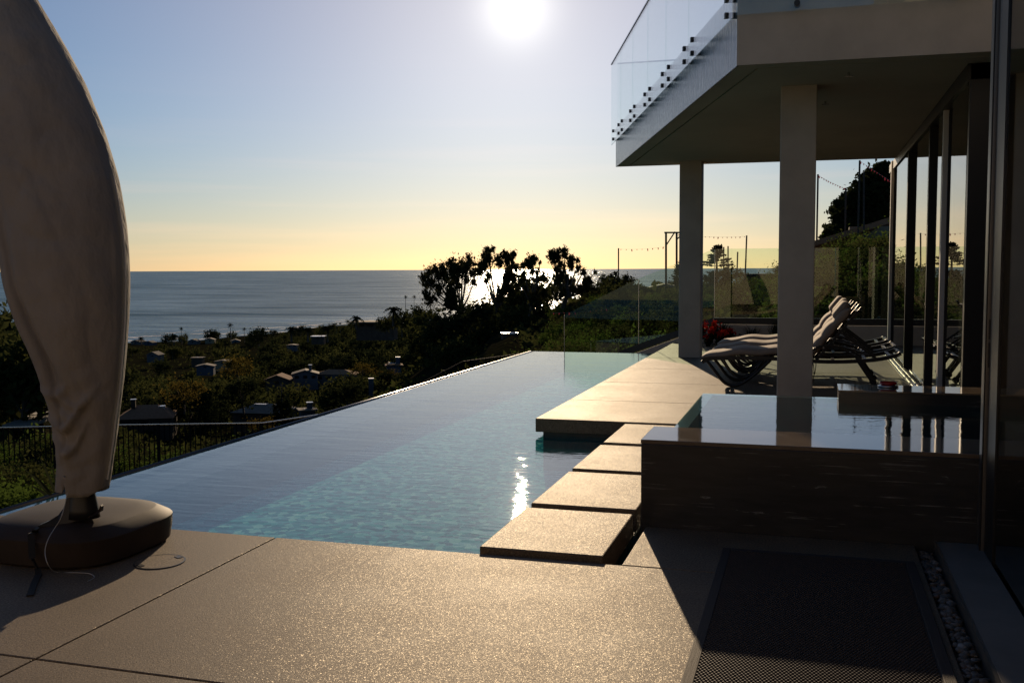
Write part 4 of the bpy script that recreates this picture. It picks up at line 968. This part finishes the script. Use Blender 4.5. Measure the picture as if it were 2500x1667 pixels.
C_ = [(1400, 410, 30), (1450, 370, 50), (1520, 335, 48), (1490, 400, 50), (1595, 380, 16), (1500, 480, 32), (1560, 490, 32), (1400, 540, 55), (1370, 580, 35), (1630, 540, 52), (1560, 590, 30), (1430, 680, 45), (1530, 740, 55), (1640, 720, 55), (1400, 770, 60), (1500, 800, 60)]
D_ = [(1715, 280, 45), (1770, 280, 52), (1800, 310, 45), (1740, 340, 45), (1870, 235, 45), (1880, 290, 35), (1930, 370, 48), (1955, 330, 38), (2025, 355, 30), (2030, 440, 38), (2090, 480, 36), (1830, 400, 45), (1770, 450, 35), (1840, 500, 60), (1790, 560, 65), (1890, 580, 55), (1950, 600, 55), (1830, 650, 60), (1900, 690, 70), (1980, 680, 45), (2060, 680, 45), (2110, 600, 48), (2150, 570, 42), (2180, 600, 25), (2230, 490, 22), (1830, 740, 60), (2130, 650, 42), (1955, 430, 35)]
GE = 'eucalyptus trees in front of the sea'
px_tree('eucalyptus_tree', A_, 4.704, ZA, 112, (1150, 835), M['leaf_euc'], 'leftmost eucalyptus of the backlit row, broad crown leaning over the sea', 'tree', 11000, .21, 1.2, 1, GE)
px_tree('eucalyptus_tree', B_, 4.704, ZA, 108, (1205, 830), M['leaf_euc'], 'tall eucalyptus second from the left, its top above the horizon beside the sun glint', 'tree', 10000, .21, 1.2, 2, GE)
px_tree('eucalyptus_tree', C_, 4.704, ZA, 104, (1298, 800), M['leaf_euc'], 'thin open eucalyptus with gaps of glittering sea, third from the left', 'tree', 5500, .21, 1.2, 3, GE)
px_tree('eucalyptus_tree', D_, 4.704, ZA, 100, (1375, 780), M['leaf_euc'], 'rightmost eucalyptus of the backlit row, nearest the first column', 'tree', 10000, .20, 1.2, 4, GE)
px_tree('cypress_tree', [(580, 700, 40), (570, 760, 55), (590, 820, 60), (560, 860, 60)], 4.704, ZA, 106, (1103, 820), M['leaf_dark'], 'small dark cone shaped tree under the leftmost eucalyptus', 'tree', 2600, .25, 0, 9, None, False)
px_tree('bare_bush', [(1085, 600, 40), (1130, 540, 40), (1170, 500, 25), (1100, 640, 40), (1290, 540, 38), (1300, 570, 30), (1190, 610, 45), (1260, 610, 35), (960, 740, 50), (1010, 690, 45), (900, 760, 45)], 4.612, (1250, 560), 92, (1500, 712), M['leaf_euc'], 'sparse backlit bush around the lone pole on the ridge', 'bush', 1500, .16, 0, 12)
# large dark tree behind the neighbour's house
T_ = [(640, 130, 55), (690, 120, 45), (560, 160, 50), (600, 210, 70), (680, 220, 70), (520, 230, 60), (470, 200, 35), (430, 270, 45), (500, 310, 70), (590, 320, 80), (680, 330, 80), (370, 340, 45), (330, 400, 60), (420, 400, 80), (510, 420, 90), (610, 440, 90), (690, 440, 80), (260, 440, 45), (220, 500, 50), (300, 500, 80), (400, 520, 90), (500, 540, 90), (620, 560, 90), (230, 570, 45), (290, 600, 70), (380, 630, 70), (180, 670, 40), (230, 660, 50), (160, 720, 50), (120, 760, 35), (220, 720, 60), (300, 690, 60), (760, 160, 70), (800, 260, 90), (780, 380, 90), (780, 500, 90), (110, 790, 30), (170, 775, 40)]
px_tree('large_tree', T_, 3.734, (1980, 380), 56, (2170, 600), M['leaf_dark'], 'large dark tree rising up the slope behind the neighbour house', 'tree', 30000, .19, 0, 21, None, True, .25, .5)
# pine with tiers, small trees on the ridge
def tier_pine(px, y0, y1, D, label):
    a = gD(px, y1, D); t = gD(px, y0, D); H = t.z-a.z; root = empty('norfolk_pine', a, label, 'tree'); rg = random.Random(8)
    b = MB(); b.tube([a-Vector((0, 0, 1)), t], [.16, .03], 6); b.build('trunk', M['bark'], root)
    b = MB(); k = 0
    for z in [.12, .2, .26, .34, .40, .56, .62, .67, .72, .77, .82, .87, .92, .96]:
        L = H*(.30 if z < .45 else .30*(1.05-z)/.5+.06)*rg.uniform(.7, 1.1)
        for j in range(7):
            an = rg.uniform(0, 6.28); e = Vector((math.cos(an)*L, math.sin(an)*L, H*.035)); p = a+Vector((0, 0, H*z))
            for q in range(14): leafcloud(b, rg, [(p+e*rg.uniform(.3, 1.0), .09)], 3, .13)
            b.tube([p, p+e], .02, 4, False)
    b.build('crown', M['leaf_dark'], root, recalc=False)
tier_pine(1750, 601, 712, 78, 'tall thin pine with open tiers of branches between the two columns')
rgt = random.Random(31)
P_dark = [tree_proto('leafy_tree', random.Random(100+i), 8, 9, M['leaf_dark'], 'round', 1500, .5, 24) for i in range(2)]
P_green = [tree_proto('leafy_tree', random.Random(110+i), 8, 8.5, M['leaf'], ('round', 'spread', 'round')[i], 1400, .48, 24) for i in range(3)]
P_gold = [tree_proto('golden_tree', random.Random(120), 8, 11, M['leaf_orange'], 'spread', 1700, .42, 30)]
P_cone = tree_proto('cypress_tree', random.Random(130), 10, 5.2, M['leaf_dark'], 'cone', 2600, .38, 60, False)
P_bush = [tree_proto('shrub', random.Random(140+i), 2.0, 2.6, M['leaf_bright' if i else 'leaf'], 'round', 3000, .085, 26) for i in range(2)]
def at_px(px, ytop, D, hpx):     # foot of a plant whose top is seen at ytop
    p = gD(px, ytop+hpx, D); return p, hpx*D/FPX
for px, yt, D, hp, pr_, lb in ((1738, 664, 76, 50, P_dark[0], 'small dark tree left of the tall pine on the ridge'), (1773, 650, 74, 60, P_cone, 'small dark conifer right of the tall pine'), (1660, 612, 84, 95, P_cone, 'dark conifer partly hidden behind the first column')):
    p, h = at_px(px, yt, D, hp); place_tree(pr_, p, h/ (10 if pr_ is P_cone else 8), rgt.uniform(0, 6), lb, 'tree', 'small trees on the ridge')
# named valley trees
p, h = at_px(690, 925, 165, 130); place_tree(P_cone, p, h/10, 1., 'dark pointed cypress in front of the white houses', 'tree'); HB.append((655, 725, 925, 1040, 165))
p, h = at_px(582, 872, 250, 62); place_tree(P_gold[0], p, h/8*1.15, 0, 'golden green spreading tree in the middle of the valley', 'tree', sz=h/8); HB.append((520, 640, 870, 915, 250))
p, h = at_px(450, 930, 215, 72); place_tree(P_gold[0], p, h/8*1.2, 2, 'rusty golden tree right of the umbrella cover', 'tree', sz=h/8); HB.append((390, 510, 930, 985, 215))
p, h = at_px(595, 925, 205, 75); place_tree(P_dark[0], p, h/8*1.2, 1, 'broad black crowned tree below the golden green tree', 'tree', sz=h/8)
p, h = at_px(885, 888, 240, 34); place_tree(P_gold[0], p, h/8*1.5, 4, 'low golden hedge like tree right of the wide white house', 'tree', sz=h/8)
p, h = at_px(945, 905, 200, 26); place_tree(P_gold[0], p, h/8*1.8, 5, 'low rusty hedge behind the pool edge', 'tree', sz=h/8)
p, h = at_px(635, 1022, 130, 40); place_tree(P_gold[0], p, h/8*1.6, 3, 'low golden bush just above the metal fence rail', 'bush', sz=h/8)
# the wooded valley
HB2 = HB[:]
def blocked(x, w, y0, y1, D):
    return any(D < h[4]+8 and x+w > h[0] and x-w < h[1] and y1 > h[2] and y0 < h[3] for h in HB2)
def wood(n, px0, px1, D0, D1, hmin, hmax, protos, names, group, seed, pw=1.):
    rg = random.Random(seed); cnt = 0; tries = 0
    while cnt < n and tries < n*30:
        tries += 1
        D = D0*(D1/D0)**(rg.random()**pw); px = rg.uniform(px0, px1); g = ground(px, D); h = rg.uniform(hmin, hmax); tp = topx(g+Vector((0, 0, h))); bt = topx(g)
        wpx = h*.55*FPX/D
        if blocked(tp[0], wpx, tp[1], bt[1], D): continue
        k = rg.randrange(len(protos)); place_tree(protos[k], g-Vector((0, 0, .4)), h/8, rg.uniform(0, 6.3), names[k], 'tree', group, sz=h/8*rg.uniform(.85, 1.15)); cnt += 1
wood(120, -80, 1010, 150, 420, 7, 12, P_dark+P_green, ['dark rounded tree among the houses of the lower valley']*2+['mid green tree among the houses of the lower valley', 'spreading green tree among the houses of the lower valley', 'mid green tree among the houses of the lower valley'], 'trees of the lower valley', 41)
wood(170, -60, 1020, 400, 1010, 8, 13, P_dark+P_green, ['distant dark tree on the flat towards the shore']*2+['distant green tree on the flat towards the shore', 'distant spreading tree on the flat towards the shore', 'distant green tree on the flat towards the shore'], 'trees towards the shore', 42, .8)
wood(16, -120, 125, 60, 150, 6, 9, P_dark+P_green, ['dark tree on the near slope left of the umbrella']*2+['green tree on the near slope left of the umbrella', 'spreading tree on the near slope left of the umbrella', 'green tree on the near slope left of the umbrella'], 'trees left of the umbrella', 43)
wood(40, 930, 1345, 80, 150, 3.0, 5.6, P_dark+P_green, ['dark tree in the thicket under the eucalyptus row']*2+['green tree in the thicket under the eucalyptus row', 'spreading tree in the thicket under the eucalyptus row', 'green tree in the thicket under the eucalyptus row'], 'thicket under the eucalyptus row', 44)
wood(14, 800, 1010, 150, 230, 6, 10, P_dark+P_green, ['dark tree on the shaded bank below the long dark house']*2+['green tree on the shaded bank below the long dark house', 'spreading tree on the shaded bank below the long dark house', 'green tree on the shaded bank below the long dark house'], 'trees on the shaded bank', 45)
wood(16, 1400, 1960, 70, 125, 1.6, 3.2, P_dark+P_green, ['dark low tree along the ridge behind the terrace']*2+['green low tree along the ridge behind the terrace', 'spreading low tree along the ridge behind the terrace', 'green low tree along the ridge behind the terrace'], 'low trees along the ridge', 46)
def shrubs(n, px0, px1, D0, D1, h0, h1, protos, lbs, group, seed):
    rg = random.Random(seed)
    for _ in range(n):
        D = rg.uniform(D0, D1); px = rg.uniform(px0, px1); g = ground(px, D); h = rg.uniform(h0, h1); k = rg.randrange(len(protos))
        place_tree(protos[k], g-Vector((0, 0, .2)), h/2, rg.uniform(0, 6.3), lbs[k], 'shrub', group)
shrubs(80, 1950, 2330, 25.5, 39, 1.0, 2.0, [P_bush[0], P_bush[1], P_bush[1]], ['dark green shrub on the slope below the neighbour house', 'bright green shrub on the slope below the neighbour house', 'bright green shrub on the slope below the neighbour house'], 'shrubs below the neighbour house', 51)
shrubs(70, 1330, 1960, 25, 95, .8, 1.9, P_bush, ['dark green shrub behind the glass guard', 'bright green shrub behind the glass guard'], 'shrubs behind the glass guard', 52)
shrubs(9, -100, 70, 14, 20, .7, 1.2, P_bush, ['dark green shrub in front of the metal fence', 'bright green shrub in front of the metal fence'], 'shrubs in front of the fence', 53)
shrubs(34, -60, 1300, 24, 36, .9, 1.8, P_bush, ['dark green shrub behind the metal fence', 'bright green shrub behind the metal fence'], 'shrubs behind the fence', 54)
for px, D, y in ((15, 8.3, 1205), (50, 8.6, 1222), (-30, 8.2, 1200), (85, 9.4, 1235), (20, 9.6, 1190)):
    p = gD(px, y, D); place_tree(P_bush[1], p-Vector((0, 0, .5)), .32, px, 'bright glossy shrub at the edge of the deck behind the umbrella base', 'shrub', 'glossy shrubs at the deck edge')
# ground cover scrub over the whole slope
b = MB(); rg = random.Random(77)
for _ in range(5200):
    D = 24*(900/24)**rg.random(); px = rg.uniform(-150, 2300) if D < 140 else rg.uniform(-150, 1300); g = ground(px, D); s = min(1.4, .10+D*.006)
    leafcloud(b, rg, [(g+Vector((0, 0, s*.4)), s*1.4)], 5, s*.8, 0, .5)
tag(b.build('ground_cover', M['leaf'], recalc=False), 'low scrub covering the hillside between trees and houses', 'scrub', kind='stuff')
# ------------------------------------------------------------------ palms
def palm_mesh(rg, H, r, nf, fan):
    root = bpy.data.objects.new('palm_tree', None); COL.objects.link(root)
    b = MB(); bend = rg.uniform(-.04, .04)*H; b.tube([(0, 0, -1), (bend*.3, 0, H*.5), (bend, 0, H)], [r*.12, r*.09, r*.08], 6); t = b.build('trunk', M['bark'], root, recalc=False)
    b = MB()
    for k in range(nf):
        an = rg.uniform(0, 6.28); el = rg.uniform(-.7, 1.3); L = r*rg.uniform(.8, 1.1); d = Vector((math.cos(an)*math.cos(el), math.sin(an)*math.cos(el), math.sin(el)))
        side = d.cross(Vector((0, 0, 1))).normalized(); P = [Vector((bend, 0, H))+d*L*s+Vector((0, 0, -(.16 if fan else .55)*L*s*s*1.2)) for s in (0, .25, .5, .75, 1)]
        for i in range(4):
            for s_ in (-1, 1):
                wv = side*s_*L*(.16 if not fan else .26)*(1-.25*i)-Vector((0, 0, L*.10)); b.add([P[i], P[i+1], P[i+1]+wv*.8, P[i]+wv*.45], [(0, 1, 2, 3)])
    c = b.build('fronds', M['leaf_dark'], root, recalc=False); kids(root, c, t); return root
PF = palm_mesh(random.Random(1), 10, 2.0, 30, True); PD = palm_mesh(random.Random(2), 5, 4.2, 46, False)
for k, (px, yt, yb, D, pr_, lb) in enumerate(((444, 797, 836, 900, PF, 'thin tall palm standing alone against the sea, leftmost'), (564, 787, 836, 880, PF, 'tallest thin palm standing against the sea'), (597, 798, 834, 880, PF, 'thin palm just right of the tallest one'),
        (990, 720, 756, 170, PF, 'left palm of a pair of fan palms beside the eucalyptus row'), (1011, 720, 756, 172, PF, 'right palm of a pair of fan palms beside the eucalyptus row'), (831, 786, 812, 260, PF, 'small fan palm left of the date palm'), (822, 787, 812, 270, PF, 'smallest fan palm on the bank left of the date palm'))):
    a = gD(px, yb, D); t = gD(px, yt, D); h = (t.z-a.z)/11.5; place_tree(pr_, a, h, k, lb, 'palm', 'fan palms', sz=h)
for k, (px, yt, yb, D, lb) in enumerate(((869, 766, 800, 245, 'large date palm silhouetted on the bank beside the long dark house'), (712, 792, 830, 560, 'date palm on the wooded rise near the surf'), (752, 794, 830, 540, 'shaggy palm on the rise right of the wooded knoll'), (800, 790, 830, 480, 'palm at the left end of the bank'), (345, 820, 838, 800, 'small palm beside the umbrella cover near the shore'), (425, 812, 838, 780, 'dark palm left of the thin tall palm'), (960, 742, 790, 160, 'palm in front of the fan palm pair'))):
    a = gD(px, yb, D); t = gD(px, yt, D); h = (t.z-a.z)/7.2; place_tree(PD, a, h, k*1.3, lb, 'palm', 'date palms', sz=h)
p, h = at_px(632, 796, 700, 48); place_tree(P_dark[1], p, h/8, 0, 'dark tree knoll rising against the surf', 'tree')
for k, (px, yt, D, hp) in enumerate(((958, 764, 168, 50), (982, 760, 166, 56), (1004, 757, 164, 60), (1028, 748, 160, 72), (940, 770, 172, 44), (1048, 745, 150, 78))):
    p, h = at_px(px, yt, D, hp); place_tree((P_green+P_dark)[k % 5], p, h/8, k*1.1, 'dark bushy tree under the pair of fan palms', 'tree', 'trees under the fan palms')
# ------------------------------------------------------------------ planting bed on the terrace
def tuft(px, py, label, n=70, L=.62):
    p = gz(px, py, .04); rg = random.Random(int(px)); b = MB()
    for _ in range(n):
        an = rg.uniform(0, 6.28); sp_ = rg.uniform(.15, 1.); h = L*rg.uniform(.7, 1.15); o = Vector((math.cos(an), math.sin(an), 0)); s = Vector((-o.y, o.x, 0))*.008
        P = [p+o*.04, p+o*h*.35*sp_+Vector((0, 0, h*.55)), p+o*h*.85*sp_+Vector((0, 0, h*(.95-.35*sp_)))]
        b.add([P[0]-s, P[0]+s, P[1]+s, P[1]-s, P[2]], [(0, 1, 2, 3), (3, 2, 4)])
    tag(b.build('grass_tuft', M['leaf_blade'], recalc=False, loc=p), label, 'grass', 'spiky grasses in the planting bed')
tuft(1762, 838, 'spiky dark grass tuft beside the red flowers left of the thick column'); tuft(1893, 838, 'spiky dark grass tuft at the left edge of the thick column'); tuft(2010, 838, 'spiky dark grass tuft right of the thick column'); tuft(1835, 838, 'spiky dark grass tuft midway behind the loungers', 50, .5)
def flowers(px, py, w, h, label):
    p = gz(px, py, .03); rg = random.Random(int(px)); root = empty('flower_bush', p, label, 'flowers', 'red flowering bushes in the planting bed')
    cl_ = [(p+Vector((rg.uniform(-1, 1)*w*.4, rg.uniform(-.1, .1), h*rg.uniform(.35, .8))), h*.28) for _ in range(9)]
    b = MB(); leafcloud(b, rg, [(c-Vector((0, 0, .05)), r) for c, r in cl_], 500, .06); b.build('leaves', M['leaf_dark'], root, recalc=False)
    b = MB(); leafcloud(b, rg, [(c+Vector((0, 0, h*.14)), r*.9) for c, r in cl_], 420, .045, 0, .7); b.build('blooms', M['flower'], root, recalc=False)
flowers(1722, 842, .42, .52, 'red flowering bush right of the first column, the tallest one'); flowers(1745, 846, .38, .36, 'low red flowering bush in front of the tallest one'); flowers(1776, 842, .32, .32, 'small red flowering bush behind the lounger foot ends'); flowers(2098, 838, .5, .34, 'red flowering bush behind the lounger backs')
# blades at the deck edge by the umbrella
b = MB(); rg = random.Random(9); c = gD(150, 1245, 8.2)
for x, y in ((50, 1135), (92, 1105), (120, 1110), (60, 1175), (100, 1190), (200, 1120), (235, 1135), (75, 1150)):
    e = gD(x, y, 8.2+rg.uniform(-.3, .3)); s = up*.012+rt*.006; mid = c.lerp(e, .5)+Vector((0, 0, .03)); b.add([c-s, c+s, mid+s, mid-s, e], [(0, 1, 2, 3), (3, 2, 4)])
tag(b.build('flax_plant', M['leaf_blade'], recalc=False, loc=c), 'spiky flax plant with long blades behind the umbrella mast', 'plant')
b = MB(); pts = [(5, 1042, 60), (40, 1030, 62), (70, 1018, 66), (90, 1008, 72)]
for i in range(len(pts)-1):
    a, c = gD(*pts[i]), gD(*pts[i+1]); b.extrude([a, c, c+rt0*1.8, a+rt0*1.8], (0, 0, .12))
struct(b.build('path', M['tar']))
